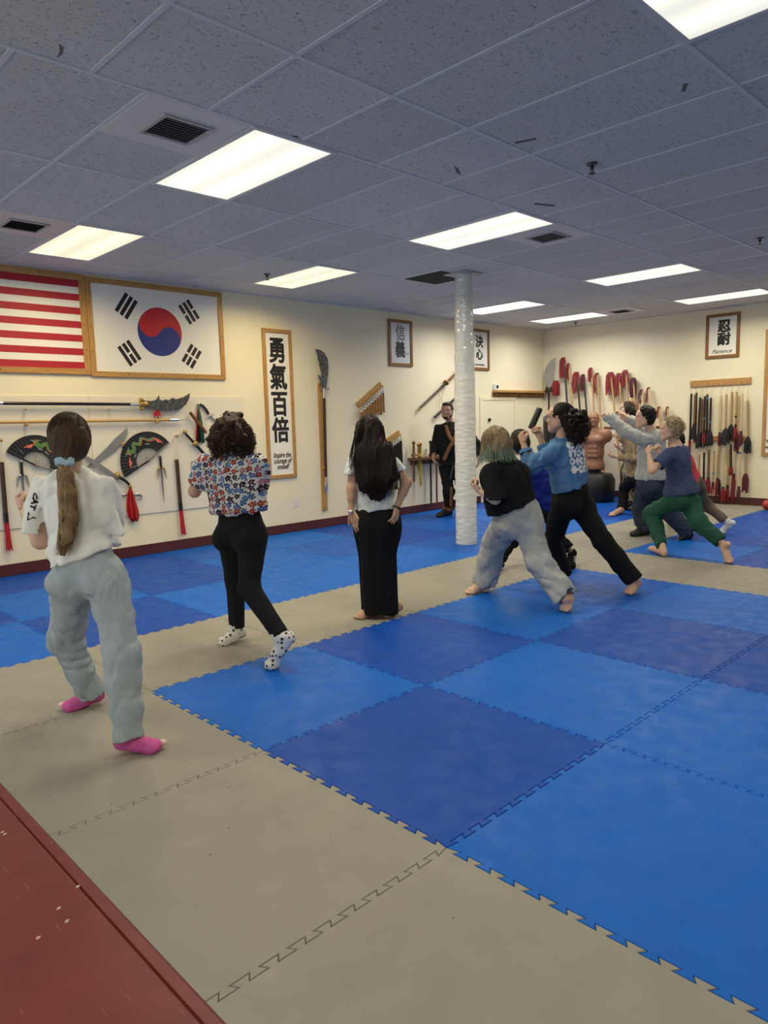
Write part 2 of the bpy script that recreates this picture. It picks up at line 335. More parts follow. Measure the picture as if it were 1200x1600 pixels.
named = {(0,0): 'bright blue floor mat at the near corner of the blue field, beside spotted socks', (1,0): 'dark blue floor mat in front of the long black skirt',
 (2,0): 'bright blue floor mat under the wide grey sweatpants', (0,-1): 'large dark blue floor mat in the middle foreground, edged by grey mats', (1,-1): 'bright blue floor mat in the middle of the blue field',
 (2,-1): 'dark blue floor mat by the bare heel of the person in flared black trousers', (0,-2): 'biggest bright blue floor mat in the right foreground', (1,-2): 'bright blue floor mat at the right edge, beyond the biggest bright blue one',
 (3,0): 'mid blue floor mat under the feet of the person in a blue hoodie', (3,-1): 'bright blue floor mat at the right edge before the far grey strip', (2,-2): 'dark blue floor mat cut by the right photo edge',
 (-1,-1): 'grey floor mat in the foreground between the red bench and large dark blue mat', (-1,0): 'grey floor mat under the pink socks', (-1,-2): 'nearest grey floor mat at the bottom edge of the photo',
 (0,1): 'grey floor mat under the front foot with spotted sock', (1,1): 'grey floor mat beside the bare feet below the black skirt', (-1,1): 'grey floor mat beyond the pink socks at the left edge',
 (0,2): 'dark blue floor mat seen between the light blue sweatpant legs', (1,2): 'bright blue floor mat behind the black leggings', (2,1): 'grey floor mat between the black skirt and the pillar', (3,1): 'grey floor mat by the front foot of the wide grey sweatpants',
 (5,0): 'bright blue floor mat under the boy in green trousers', (4,2): 'mid blue floor mat at the foot of the white pillar', (1,3): 'dark blue floor mat near the wall left of the black leggings'}
for i in range(-5, 10):
    for j in range(-5, 5):
        if i < 0 and j < 2 or j == 1 or (i == 4 and j < 1) or (i >= 9 and j <= 1): c = 'g'
        else: c = col.get((i, j), 'd' if i >= 5 and j <= 0 else ('bmd'[(i*5+j*3) % 3]))
        if j == 4 and i > 9: continue
        x, y = (i+.5)*MAT, (j-.5)*MAT
        d = (A3(x, y, 0)-EYE); dep = d@CF
        if dep < .3 and not (i, j) in named: continue
        uu = 600+F_PX*(d@CR)/max(dep, .3)
        if not (i, j) in named and (uu < -900 or uu > 2100): continue
        lab = named.get((i, j)) or ('grey floor mat of the far grey walkway' if c == 'g' and i >= 0 else 'grey floor mat outside the blue field in the foreground' if c == 'g' else '%s floor mat of the blue area %s' % (CN[c], 'along the weapon wall' if j > 1 else 'on the far right'))
        floor_mat(i, j, c, lab, CN[c]+' interlocking floor mats')

# red painted bench in the near corner
t = thing('bench', 'worn dark red painted wooden bench in the lower left corner', 'bench', (-1.42, -1.9, 0))
M_red = mat('worn_red_paint', (.155, .022, .016), .42, var=.16, vscale=9, bump=.1, bscale=40)
def chips(m):
    N, L = m.node_tree.nodes, m.node_tree.links; b = N['Principled BSDF']; src = b.inputs['Base Color'].links[0].from_socket
    tc = N.new('ShaderNodeTexCoord'); mp = N.new('ShaderNodeMapping'); mp.inputs['Scale'].default_value = (60, 5, 20); L.new(tc.outputs['Object'], mp.inputs[0])
    n = N.new('ShaderNodeTexNoise'); n.inputs['Scale'].default_value = 2.5; n.inputs['Detail'].default_value = 7; L.new(mp.outputs[0], n.inputs['Vector'])
    r = N.new('ShaderNodeMapRange'); r.inputs[1].default_value = .66; r.inputs[2].default_value = .78; L.new(n.outputs['Fac'], r.inputs[0])
    mx = N.new('ShaderNodeMixRGB'); mx.inputs[2].default_value = (.30, .15, .09, 1); L.new(r.outputs[0], mx.inputs[0]); L.new(src, mx.inputs[1]); L.new(mx.outputs[0], b.inputs['Base Color'])
chips(M_red)
mb = MB()
prof = [(-1.190, .450), (-1.188, .444), (-1.188, .402), (-1.66, .402), (-1.66, .452), (-1.194, .452)]
mb.prism([(x, -3.05, z) for x, z in prof], [(x, -.75, z) for x, z in prof]); mb.build('seat', M_red, t)
prof = [(-1.187, .444), (-1.184, .450), (-1.164, .450), (-1.157, .445), (-1.154, .436), (-1.154, .402), (-1.187, .402)]
MB().prism([(x, -3.05, z) for x, z in prof], [(x, -.75, z) for x, z in prof]).build('nosing', M_red, t)
MB().box((-1.205, -3.0, .30), (-1.225, -.8, .402)).build('apron', M_red, t)
for y in (-2.95, -.9):
    MB().box((-1.25, y-.03, 0), (-1.31, y+.03, .402)).build('leg', M_red, t); MB().box((-1.58, y-.03, 0), (-1.64, y+.03, .402)).build('leg', M_red, t)
for (u, v) in ((8, 1303), (4, 1300), (92, 1419), (105, 1439), (122, 1385), (60, 1465)):
    p = FL(u, v, .4525); MB().add([p+A3(-.006, -.003, 0), p+A3(.001, -.004, 0), p+A3(.006, .003, 0), p+A3(-.002, .005, 0)], [(0, 1, 2, 3)]).build('paint_chip', mat('bare_primer', (.5, .36, .28), .7), t)

# wrapped pillar
pc = A3(4.742, 1.632, 0); hd = nrm(pc-A3(EYE[0], EYE[1], 0))
t = thing('padded_pillar', 'white wrapped round pillar from floor to ceiling in mid room', 'pillar', pc)
def wrap(z0, z1, r0, r1, amp, seed, nz):
    mb = MB(); n = 40; vs = []; fs = []
    for i in range(nz+1):
        z = z0+(z1-z0)*i/nz; r = r0+(r1-r0)*i/nz
        for k in range(n):
            a = 2*PI*k/n
            w = mnoise.noise((math.cos(a)*1.3+seed, math.sin(a)*1.3, z*34))*amp + mnoise.noise((math.cos(a)*2, math.sin(a)*2+seed, z*9))*amp*.8
            vs.append((pc[0]+(r+w)*math.cos(a), pc[1]+(r+w)*math.sin(a), z))
    for i in range(nz):
        for k in range(n): fs.append((i*n+k, i*n+(k+1) % n, (i+1)*n+(k+1) % n, (i+1)*n+k))
    fs.append(tuple(range(nz*n, nz*n+n))); fs.append(tuple(range(n-1, -1, -1)))
    return mb.add(vs, fs)
wrap(.002, 1.93, .123, .119, .0045, 3, 240).build('padding', mat('white_vinyl_wrap', (.72, .72, .66), .38, bump=.2, bscale=30, coat=.1), t, True)
wrap(1.90, ZC-.002, .112, .098, .006, 11, 90).build('plastic_film', mat('shiny_white_film', (.66, .67, .64), .18, bump=.3, bscale=26, coat=.6), t, True)
MB().box((pc[0]-.16, pc[1]-.16, ZC-.014), (pc[0]+.16, pc[1]+.16, ZC-.004)).build('top_plate', mat('plate_grey', (.40, .40, .42), .5), t)
# ================================================================= things on the walls
def wpoly(pts, off, th, wall='L'):                     # outline on the wall -> front ring, back ring (th thick, off = distance of its back from the wall)
    P = [(LW if wall == 'L' else BW)(u, v, off+th) for u, v in pts]
    n = A3(0, 1, 0) if wall == 'L' else A3(1, 0, 0)
    return P, [p+n*th for p in P]
def wprism(mb, pts, off, th, wall='L'): a, b = wpoly(pts, off, th, wall); return mb.prism(a, b)
M_oak = wood('honey_oak', (.40, .20, .055), (.56, .32, .11), .38, (1.5, 20, 20)); M_oakv = wood('honey_oak_upright', (.40, .20, .055), (.56, .32, .11), .38, (20, 20, 1.5))
M_oakd = wood('brown_oak', (.20, .085, .022), (.30, .14, .04), .4, (20, 20, 3)); M_paper = mat('white_paper', (.86, .835, .76), .6); M_ink = mat('black_ink', (.012, .012, .013), .6)
M_steel = mat('brushed_steel', (.42, .42, .41), .32, .85, var=.15, vscale=20); M_steeld = mat('etched_dark_steel', (.13, .135, .14), .38, .7, var=.55, vscale=28)
M_gold = mat('worn_brass', (.42, .28, .08), .4, .7); M_black = mat('black_lacquer', (.008, .008, .009), .35); M_blackw = mat('black_wrap', (.010, .010, .011), .7)
M_brown = wood('dark_hardwood', (.035, .015, .007), (.075, .032, .014), .4, (20, 20, 3)); M_redcl = mat('red_cloth', (.50, .012, .018), .65, bump=.3, bscale=60); M_brownm = wood('brown_wood', (.14, .055, .02), (.22, .09, .035), .45, (12, 12, 3))
M_cord = mat('pale_cord', (.55, .45, .30), .7); M_silver = mat('bright_silver', (.7, .7, .7), .2, .9); M_dkred = mat('wine_red_cloth', (.11, .008, .016), .7)

def rect_of(pts, f):                                   # wall-plane rectangle from four corners: x/y range and z range
    P = np.array([f(u, v) for u, v in pts]); k = 0 if f is LW else 1
    s = np.sort(P[:, k]); z = np.sort(P[:, 2]); return s[:2].mean(), s[2:].mean(), z[:2].mean(), z[2:].mean()
def frame_at(name, label, cat, a0, a1, z0, z1, w, wall, th=.028, m=M_oak, mv=M_oakv, group=None, screws=0, mount=None):
    """wooden picture frame: a along the wall, z up; four mitred rails, paper inside"""
    Y = YW if wall == 'L' else XW; N = (lambda a, z, d: (a, Y-d, z)) if wall == 'L' else (lambda a, z, d: (Y-d, a, z))
    t = thing(name, label, cat, N((a0+a1)/2, z0, 0), group)
    quad = [((a0, z0), (a1, z0), (a1-w, z0+w), (a0+w, z0+w)), ((a0, z1), (a1, z1), (a1-w, z1-w), (a0+w, z1-w)), ((a0, z0), (a0, z1), (a0+w, z1-w), (a0+w, z0+w)), ((a1, z0), (a1, z1), (a1-w, z1-w), (a1-w, z0+w))]
    for i, q in enumerate(quad):
        MB().prism([N(a, z, th) for a, z in q], [N(a, z, .001) for a, z in q]).build('rail', m if i < 2 else mv, t, bevel=.003)
    MB().prism([N(a, z, .012) for a, z in ((a0+w*.9, z0+w*.9), (a1-w*.9, z0+w*.9), (a1-w*.9, z1-w*.9), (a0+w*.9, z1-w*.9))], [N(a, z, .003) for a, z in ((a0+w*.9, z0+w*.9), (a1-w*.9, z0+w*.9), (a1-w*.9, z1-w*.9), (a0+w*.9, z1-w*.9))]).build('sheet', mount or M_paper, t)
    if screws:
        for a in (a0+w/2, a1-w/2):
            for k in range(1, screws+1):
                z = z0+(z1-z0)*k/(screws+1); MB().tube([N(a, z, th-.001), N(a, z, th+.0015)], .006, 10).build('screw', M_brown, t)
        for z in (z0+w/2, z1-w/2):
            for k in range(1, screws+1):
                a = a0+(a1-a0)*k/(screws+1); MB().tube([N(a, z, th-.001), N(a, z, th+.0015)], .006, 10).build('screw', M_brown, t)
    return t, N
XL = ((1, 0, 0), (0, 0, 1)); XB = ((0, -1, 0), (0, 0, 1))

# --- Korean flag
KF = [(130, 431), (344, 458), (352, 595), (142, 587)]; a0, a1, z0, z1 = rect_of(KF, LW)
t, N = frame_at('framed_flag', 'oak framed white flag with red and blue circle and black bars', 'flag', a0, a1, z0, z1, .058, 'L', screws=3)
M_fred = mat('flag_red', (.52, .015, .025), .6); M_fblue = mat('flag_blue', (.016, .030, .21), .6)
cx, cz = (a0+a1)/2, (z0+z1)/2; dd = (z1-z0-.116)*.585; R = dd/2; an = math.atan2(2, 3)
def arc(c, r, s, e, n=24): return [(c[0]+r*math.cos(s+(e-s)*k/n), c[1]+r*math.sin(s+(e-s)*k/n)) for k in range(n+1)]
ax = A3(math.cos(-an), math.sin(-an))                  # long axis of the swirl runs down to the right
def loc(p): return (cx+p[0]*ax[0]-p[1]*ax[1], cz+p[0]*ax[1]+p[1]*ax[0])
red = arc((0, 0), R, 0, PI) + arc((-R/2, 0), R/2, PI, 2*PI)[1:] + arc((R/2, 0), R/2, PI, 0)[1:-1]
blu = arc((0, 0), R, PI, 2*PI) + arc((R/2, 0), R/2, 0, PI)[1:] + arc((-R/2, 0), R/2, 2*PI, PI)[1:-1]
for nm, pts, m in (('red_half', red, M_fred), ('blue_half', blu, M_fblue)):
    MB().prism([N(*loc(p), .0136) for p in pts], [N(*loc(p), .0122) for p in pts]).build(nm, m, t)
for ang, code in ((PI-an, '111'), (an, '010'), (PI+an, '101'), (-an, '000')):
    c = A3(cx, cz)+A3(math.cos(ang), math.sin(ang))*dd*.85; e = A3(math.cos(ang), math.sin(ang)); s = A3(-e[1], e[0]); mb = MB()
    for k in range(3):
        o = c+e*dd*(.115*(k-1)); L2 = dd*.225; wd = dd*.038
        for lo, hi in (((-L2, L2),) if code[k] == '1' else ((-L2, -dd*.022), (dd*.022, L2))):
            q = [o+s*lo-e*wd, o+s*hi-e*wd, o+s*hi+e*wd, o+s*lo+e*wd]; mb.prism([N(*p, .0136) for p in q], [N(*p, .0122) for p in q])
    mb.build('trigram', M_ink, t)
kf = (a0, a1, z0, z1)
# --- striped flag, cut by the photo's left edge
ar = (rect_of([(0, 420), (129, 432), (141, 587), (0, 583)], LW))
zt = LW(64, 422)[2]; zb = LW(64, 584)[2]; h = zt-zb; x1 = kf[0]-.004; x0 = x1-h*1.72
t, N = frame_at('framed_flag', 'oak framed red and white striped flag at the left edge', 'flag', x0, x1, zb, zt, .062, 'L', screws=3)
i0, i1, j0, j1 = x0+.062, x1-.062, zb+.062, zt-.062; mb = MB(); sh = (j1-j0)/13
for k in range(0, 13, 2):
    q = [(i0, j1-sh*(k+1)), (i1, j1-sh*(k+1)), (i1, j1-sh*k), (i0, j1-sh*k)]; mb.prism([N(*p, .0136) for p in q], [N(*p, .0122) for p in q])
mb.build('red_stripes', mat('stripe_red', (.42, .012, .028), .6), t)
q = [(i0, j1-sh*7), (i0+(i1-i0)*.4, j1-sh*7), (i0+(i1-i0)*.4, j1), (i0, j1)]; MB().prism([N(*p, .015) for p in q], [N(*p, .0122) for p in q]).build('blue_field', M_fblue, t)
mb = MB(); cw, ch = (i1-i0)*.4, sh*7
for r in range(9):
    for c in range(6 if r % 2 == 0 else 5):
        sx_, sz_ = i0+cw*(2*c+1+(r % 2))/12, j1-ch*(r+1)/10
        mb.prism([N(sx_+(.022 if k % 2 == 0 else .009)*math.sin(k*PI/5), sz_+(.022 if k % 2 == 0 else .009)*math.cos(k*PI/5), .0162) for k in range(10)], [N(sx_+(.022 if k % 2 == 0 else .009)*math.sin(k*PI/5), sz_+(.022 if k % 2 == 0 else .009)*math.cos(k*PI/5), .0151) for k in range(10)])
mb.build('white_stars', M_paper, t)['kind'] = 'stuff'

# --- tall scroll
a0, a1, z0, z1 = rect_of([(406, 513), (453, 516), (463, 746), (420, 748)], LW)
t, N = frame_at('framed_scroll', 'tall narrow oak framed scroll with four large black characters', 'scroll', a0, a1, z0, z1, .048, 'L', screws=3)
c = (a0+a1)/2; hh = z1-z0
for k, ch in enumerate('勇氣百倍'):
    text(ch, hh*.178, 'character', M_ink, t, N(c, z1-hh*(.150+.178*k), .0128), *XL, bold=.010, sx=.80)
for k, s in enumerate(('Inspire the', 'courage of', 'oneself')):
    text(s, hh*.050, 'script_line', M_ink, t, N(c+.005, z1-hh*(.842+.040*k), .0128), *XL, bold=.0018, shear=.35, sx=.68)
# --- two-character prints
a0, a1, z0, z1 = rect_of([(605, 498), (642.6, 502), (643.5, 573.4), (607.4, 571.5)], LW)
t, N = frame_at('framed_print', 'brown framed grey calligraphy print left of the pillar, above a sword', 'print', a0, a1, z0, z1, .045, 'L', m=M_oakd, mv=M_oakd, mount=mat('silvery_paper', (.66, .67, .68), .35))
c = (a0+a1)/2; hh = z1-z0; M_grey = mat('grey_ink', (.16, .16, .17), .5)
text('信', hh*.36, 'character', M_grey, t, N(c, z1-hh*.30, .0128), *XL, bold=.005, sx=.85); text('義', hh*.37, 'character', M_ink, t, N(c-.01, z1-hh*.66, .0128), *XL, bold=.008, sx=.85)
MB().tube([N(c+.085+.016*k, z1-hh*.72+.008*math.sin(k*2.1), .0135) for k in range(7)], .004, 5).build('script_squiggle', M_ink, t)
a0, a1, z0, z1 = rect_of([(731, 513), (763.9, 516), (762.6, 579.4), (732, 577.5)], LW)
t, N = frame_at('framed_print', 'brown framed calligraphy print half hidden behind the white pillar', 'print', a0, a1, z0, z1, .045, 'L', m=M_oakd, mv=M_oakd)
c = (a0+a1)/2+.01; hh = z1-z0
text('決', hh*.31, 'character', M_ink, t, N(c, z1-hh*.32, .0128), *XL, bold=.008); text('心', hh*.28, 'character', M_ink, t, N(c, z1-hh*.63, .0128), *XL, bold=.008)
text('Determination', hh*.085, 'script_line', M_ink, t, N(c, z1-hh*.865, .0128), *XL, bold=.001, shear=.35, sx=.8)
P = np.array([BW(u, v) for u, v in ((1104, 493), (1157.7, 487), (1155, 557.5), (1103, 561))]); a1_, a0_ = P[[0, 3], 1].mean(), P[[1, 2], 1].mean(); z1, z0 = P[:2, 2].mean(), P[2:, 2].mean()
t, N = frame_at('framed_print', 'brown framed two-character print above the stick rack on the back wall', 'print', a0_, a1_, z0, z1, .045, 'B', m=M_oakd, mv=M_oakd)
c = (a0_+a1_)/2-.02; hh = z1-z0
text('忍', hh*.30, 'character', M_ink, t, N(c, z1-hh*.30, .0128), *XB, bold=.009); text('耐', hh*.30, 'character', M_ink, t, N(c, z1-hh*.59, .0128), *XB, bold=.009)
text('Patience', hh*.12, 'script_line', M_ink, t, N(c+.03, z1-hh*.85, .0128), *XB, bold=.0005, shear=.45, sx=1.1)
p0, p1 = BW(1196.5, 515), BW(1191, 712)
t, N = frame_at('framed_scroll', 'oak framed scroll cut off by the right edge of the photo', 'scroll', p0[1]-.62, (p0[1]+p1[1])/2, p1[2], p0[2], .05, 'B')
for k in (0, 1): MB().tube([N(p0[1]-.068-.012*i, p1[2]+.12+.10*k+.025*math.sin(i*1.3+k), .0135) for i in range(5)], .007, 6).build('brush_stroke', M_ink, t)

# --- white display boards under the flags
xs = LW(143, 700)[0]; ztop, zbot = LW(200, 619)[2], LW(200, 806)[2]; xr = LW(381, 700)[0]
M_board = mat('cream_board', (.80, .745, .62), .5)
for x0, x1, lab in ((xs-2.44, xs-.002, 'cream display board on the wall at the left edge, under the weapons'), (xs+.002, xr, 'cream display board behind the right folding fan')):
    tag(MB().box((x0, YW-.012, zbot), (x1, YW-.001, ztop)).build('display_board', M_board, bevel=.002), lab, 'display board', 'cream display boards')
BO = .012                                             # board face
def peg(u, v, t=None, off=BO):
    p = LW(u, v, off); mb = MB().tube([p, p+A3(0, -.05, 0)], .010, 10).ball(p+A3(0, -.055, 0), .017, 10, 8); return mb.build('peg', M_oak, t, True)

# --- long glaive, horizontal
t = thing('glaive', 'long black glaive with broad notched grey blade across the left wall', 'polearm', LW(110, 631, .07))
S = lambda *ps, off=.07: [LW(u, v, off) for u, v in ps]
a, b, c_ = S((-260, 628), (204, 631.8), (217, 632.3)); MB().tube([a, b], .0165, 12).build('shaft', M_black, t, True)
MB().tube(S((203, 631.8), (217, 632.3)), .018, 12).build('collar', M_silver, t, True); MB().tube(S((-6, 630), (4, 630)), .019, 12).build('ferrule', M_silver, t, True)
mb = MB(); p = LW(219, 631.5, .07); mb.ball(p, (.012, .02, .075)).ball(p+A3(.05, 0, 0), (.06, .024, .035)).ball(p+A3(.02, 0, .05), .02).ball(p+A3(.02, 0, -.05), .018); mb.build('guard', M_gold, t, True)
bl = [(790, 150), (812, 128), (855, 134), (885, 128), (905, 98), (908, 124), (925, 131), (945, 122), (958, 130), (982, 114), (1000, 124), (1040, 112), (1080, 88), (1076, 118), (1058, 152), (1030, 176), (1000, 186), (950, 188), (880, 183), (825, 172)]
wprism(MB(), [(x/3.636, 590+y/3.636) for x, y in bl], .066, .008).build('blade', M_steeld, t, bevel=.002)
mb = MB(); p = LW(246, 640, .06)
for k in range(16): mb.tube([p+A3(random.uniform(-.02, .02), random.uniform(-.01, .01), 0), p+A3(random.uniform(-.05, .05), random.uniform(-.02, .02), -random.uniform(.05, .11))], [.006, .004], 5)
mb.build('tassel', M_redcl, t)
for u, v in ((40, 640), (170, 640)): MB().tube([LW(u, v, BO), LW(u, v, .08)], .009, 8).build('hook', M_gold, t, True)
# --- spear
t = thing('spear', 'long pale wooden spear with silver tip below the black glaive', 'spear', LW(130, 658, .06))
MB().tube(S((-260, 661.5), (0, 660), (266, 656), off=.06), .0145, 12).build('shaft', wood('pale_gold_wood', (.45, .26, .07), (.58, .37, .13), .4, (1, 20, 20)), t, True)
MB().tube(S((265, 656), (279, 656), off=.06), [.018, .015], 12).build('collar', M_silver, t, True); MB().tube(S((278, 656), (284, 656), (292, 656.5), off=.06), [.010, .013, .001], 4, .4).build('tip', M_steel, t)
for u, v in ((39, 663.5), (242.5, 659.5)): peg(u, v, t)

# --- folding fans
def fan(pu, pv, lu, lv, ru, rv, ri, label, dots, off=.035):
    O, A, B = LW(pu, pv, off), LW(lu, lv, off), LW(ru, rv, off)
    R = (np.linalg.norm(A-O)+np.linalg.norm(B-O))/2; aa = math.atan2((A-O)[2], (A-O)[0]); ab = math.atan2((B-O)[2], (B-O)[0])
    if aa < ab: aa += 2*PI
    P = lambda r, k, d: O+A3(r*math.cos(aa+(ab-aa)*k), -d, r*math.sin(aa+(ab-aa)*k))
    t = thing('folding_fan', label, 'fan', O, 'black folding fans'); n = 48; mb = MB(); Ri = R*ri
    for k in range(n):
        z = lambda q: .004*(q % 2)
        q0, q1 = k/n, (k+1)/n; mb.add([P(Ri, q0, z(k)), P(Ri, q1, z(k+1)), P(R, q1, z(k+1)), P(R, q0, z(k))], [(0, 1, 2, 3)])
    lf = mb.build('leaf', mat('black_silk', (.010, .010, .012), .55), t, recalc=False); sm = lf.modifiers.new('s', 'SOLIDIFY'); sm.thickness = .002
    for k in range(17):
        q = k/16; rb = MB().tube([P(.0, q, .000), P(Ri*1.02, q, .002)], [.002, .0055], 6, .3, up=(0, 1, 0)); rb.build('rib', mat('silver_rib', (.46, .45, .43), .35, .5), t)
    for q in (0, 1): MB().tube([P(-.02, q, .003), P(R, q, .005)], [.010, .010], 6, .35, up=(0, 1, 0)).build('guard_stick', M_black if q == 0 else mat('guard_grey', (.2, .19, .18), .4), t)
    MB().tube([O+A3(0, .02, 0), O+A3(0, -.02, 0)], .012, 10).build('rivet', M_gold, t, True)
    # embroidered animal: a wavy green body with mane, legs and flames
    G = lambda q, r, d=.0065: P(R*r, q, d)
    def ribbon(pts, w0, w1, m, nm, d=.0065, n=28):
        vs = []; K = len(pts)-1
        cur = []
        for i in range(n+1):
            s = i/n*K; k = min(int(s), K-1); f = s-k; p_ = [pts[max(k-1, 0)], pts[k], pts[k+1], pts[min(k+2, K)]]
            cur.append(tuple(.5*(2*p_[1][c]+(p_[2][c]-p_[0][c])*f+(2*p_[0][c]-5*p_[1][c]+4*p_[2][c]-p_[3][c])*f*f+(3*p_[1][c]-p_[0][c]-3*p_[2][c]+p_[3][c])*f**3) for c in (0, 1)))
        W3 = [G(q, r, d) for q, r in cur]; mb = MB(); mb.tube(W3, [w0+(w1-w0)*i/n for i in range(n+1)], 6, .25, up=(0, 1, 0)); return mb.build(nm, m, t, True)
    gr, og, pk, wh = mat('green_thread', (.10, .22, .06), .6, var=.4, vscale=60), mat('orange_thread', (.62, .14, .03), .6), mat('pink_thread', (.72, .16, .13), .6, var=.3, vscale=50), mat('grey_thread', (.22, .25, .26), .6)
    body = [(a_, b_) for a_, b_ in dots['body']]
    ribbon(body, .030, .009, gr, 'stitched_body'); ribbon([(q+.012, r-.035) for q, r in body], .011, .004, og, 'stitched_belly', .0085)
    ribbon([(q-.010, r+.04) for q, r in body], .008, .003, wh, 'stitched_mane', .008)
    q0, r0 = body[0]
    for k in range(5): ribbon([(q0, r0), (q0-.03+.02*k, r0+.07), (q0-.06+.035*k, r0+.13-.01*abs(k-2))], .011, .003, (wh, gr, og)[k % 3], 'stitched_horn', .009, 8)
    ribbon([(q0-.03, r0-.02), (q0, r0-.05), (q0+.04, r0-.03)], .012, .006, og, 'stitched_jaw', .0095, 8)
    for q1, r1 in dots['flames']:
        for k in range(5):
            s = (k-2)*.03; ribbon([(q1, r1), (q1+s*.7, r1+.05), (q1+s*1.5, r1+.11-.02*abs(k-2))], .014, .003, pk, 'stitched_flame', .008, 8)
    for q1, r1 in dots['clouds']:
        ribbon([(q1-.04, r1), (q1-.015, r1+.03), (q1+.01, r1), (q1+.035, r1+.025), (q1+.05, r1-.01)], .009, .005, wh, 'stitched_cloud', .0075, 12)
    for k in range(2):
        q1 = dots['script'][0]; r1 = dots['script'][1]-.07*k
        MB().tube([G(q1-.0, r1, .007), G(q1+.008, r1+.18-.01*k, .007)][::-1], .0028, 5, .4).build('stitched_script', mat('white_thread', (.7, .7, .68), .6), t)
fan(56.4, 727.5, 10.5, 705.5, 104, 741, .44, 'black folding fan with green embroidered animal beside the ponytail', {'body': [(.36, .74), (.44, .64), (.52, .78), (.60, .66), (.70, .78), (.82, .72), (.92, .8)], 'flames': [(.27, .62)], 'clouds': [(.45, .54), (.6, .52)], 'script': (.10, .60)})
fan(232, 720, 196, 744, 265, 691, .43, 'black folding fan with embroidered animal between curved blade and sai', {'body': [(.30, .74), (.38, .62), (.45, .78), (.53, .64), (.60, .80), (.70, .70), (.80, .80)], 'flames': [(.86, .74), (.15, .62)], 'clouds': [(.30, .50), (.68, .56)], 'script': (.06, .52)})

# --- sabres
t = thing('sabre', 'broad curved sabre blade pointing up right beside the fan', 'sword', LW(170, 700, .03)); bl = [(725, 283), (723, 322), (700, 368), (660, 412), (612, 448), (566, 478), (545, 476), (500, 520), (480, 520), (540, 462), (600, 405), (655, 345), (700, 305)]
wprism(MB(), [(x/3.636, 590+y/3.636) for x, y in bl], .03, .005).build('blade', mat('plain_steel', (.36, .36, .35), .4, .6, var=.1), t, bevel=.0015); MB().tube(S((135, 731), (120, 745), off=.033), .016, 10).build('grip', M_blackw, t, True); peg(189, 694, t)
t = thing('sabre', 'curved sabre with black grip and red scarf behind the white shirt', 'sword', LW(175, 735, .045)); bl = [(188, 746), (183, 743), (160, 727), (146, 718), (132, 710), (119, 697), (115, 690), (122, 706), (133, 718), (147, 728), (160, 737), (178, 750)]
wprism(MB(), bl, .045, .005).build('blade', mat('plain_steel', (0, 0, 0)), t, bevel=.0015)
p = LW(183.5, 743.5, .05); MB().ball(p, (.028, .03, .045)).build('guard', M_gold, t, True); MB().tube(S((186, 745), (193, 749.5), (199, 754), (202, 758), off=.05), [.016, .017, .016, .015], 10).build('grip', M_blackw, t, True); MB().ball(LW(203, 760, .05), .022).build('pommel', M_gold, t, True)
def cloth_fall(pts, wd, name, m, t, off=.05, folds=5, dep=.018):      # hanging cloth: a list of (u, v, width px)
    mb = MB(); n = 18; vs = []; fs = []; nr = len(pts)
    for i, (u, v, w) in enumerate(pts):
        for k in range(n+1):
            q = k/n; d = math.sin(q*PI*folds+i*.5)*dep*min(1, .3+i/nr); vs.append(LW(u+(q-.5)*w, v+(math.sin(q*7)*1.2 if i == nr-1 else 0), off+d))
    for i in range(nr-1):
        for k in range(n): a = i*(n+1)+k; fs.append((a, a+1, a+n+2, a+n+1))
    o = mb.add(vs, fs).build(name, m, t, True); so = o.modifiers.new('s', 'SOLIDIFY'); so.thickness = .003; return o
cloth_fall([(203.5, 762, 3), (203.8, 772, 10), (205, 785, 15), (207, 798, 19), (209, 808, 17), (210, 815, 9)], 0, 'scarf', mat('bright_red_silk', (.40, .011, .012), .5), t)
# --- hook sword, sais
t = thing('hook_sword', 'steel bar with curled hook behind the red scarf', 'hook sword', LW(200, 774, .03))
MB().tube(S((150, 774), (182, 774), (210, 773.5), off=.03), .011, 8, .4, up=(0, 1, 0)).tube(S((208, 773.5), (216, 772), (221, 774.5), (220, 779), (214, 781), off=.03), [.012, .016, .014, .010, .006], 8, .5, up=(0, 1, 0)).build('blade', M_steel, t, True)
MB().tube(S((150, 774), (140, 774.5), off=.03), .016, 10).build('grip', M_blackw, t, True)
def sai(h, g, tip, w, label):
    t = thing('sai', label, 'sai', LW(*g, .03), 'pair of sai daggers'); H, Gd, T = LW(*h, .03), LW(*g, .03), LW(*tip, .03); d = nrm(T-Gd); s = nrm(np.cross(d, (0, 1, 0)))
    MB().tube([H, Gd], .0135, 10).build('grip', M_blackw, t, True); MB().ball(H, .018).build('pommel', M_steel, t, True); MB().tube([Gd, Gd+(T-Gd)*.6, T], [.010, .008, .002], 8).build('blade', mat('sai_steel', (.24, .24, .24), .35, .8), t, True)
    for k in (-1, 1): MB().tube([Gd, Gd+s*k*w*.45-d*.012, Gd+s*k*w*.8+d*.01, Gd+s*k*w*.85+d*.06, Gd+s*k*w*1.08+d*.115], [.010, .010, .009, .007, .002], 8).build('prong', M_gold if w > .0 and 'right' in label or 'below' in label else M_steel, t, True)
sai((250, 712), (251.8, 732), (256, 785), .052, 'sai dagger hanging below the right folding fan'); sai((33, 721), (35, 744), (39, 790), .055, 'sai dagger behind the raised fist at the left')
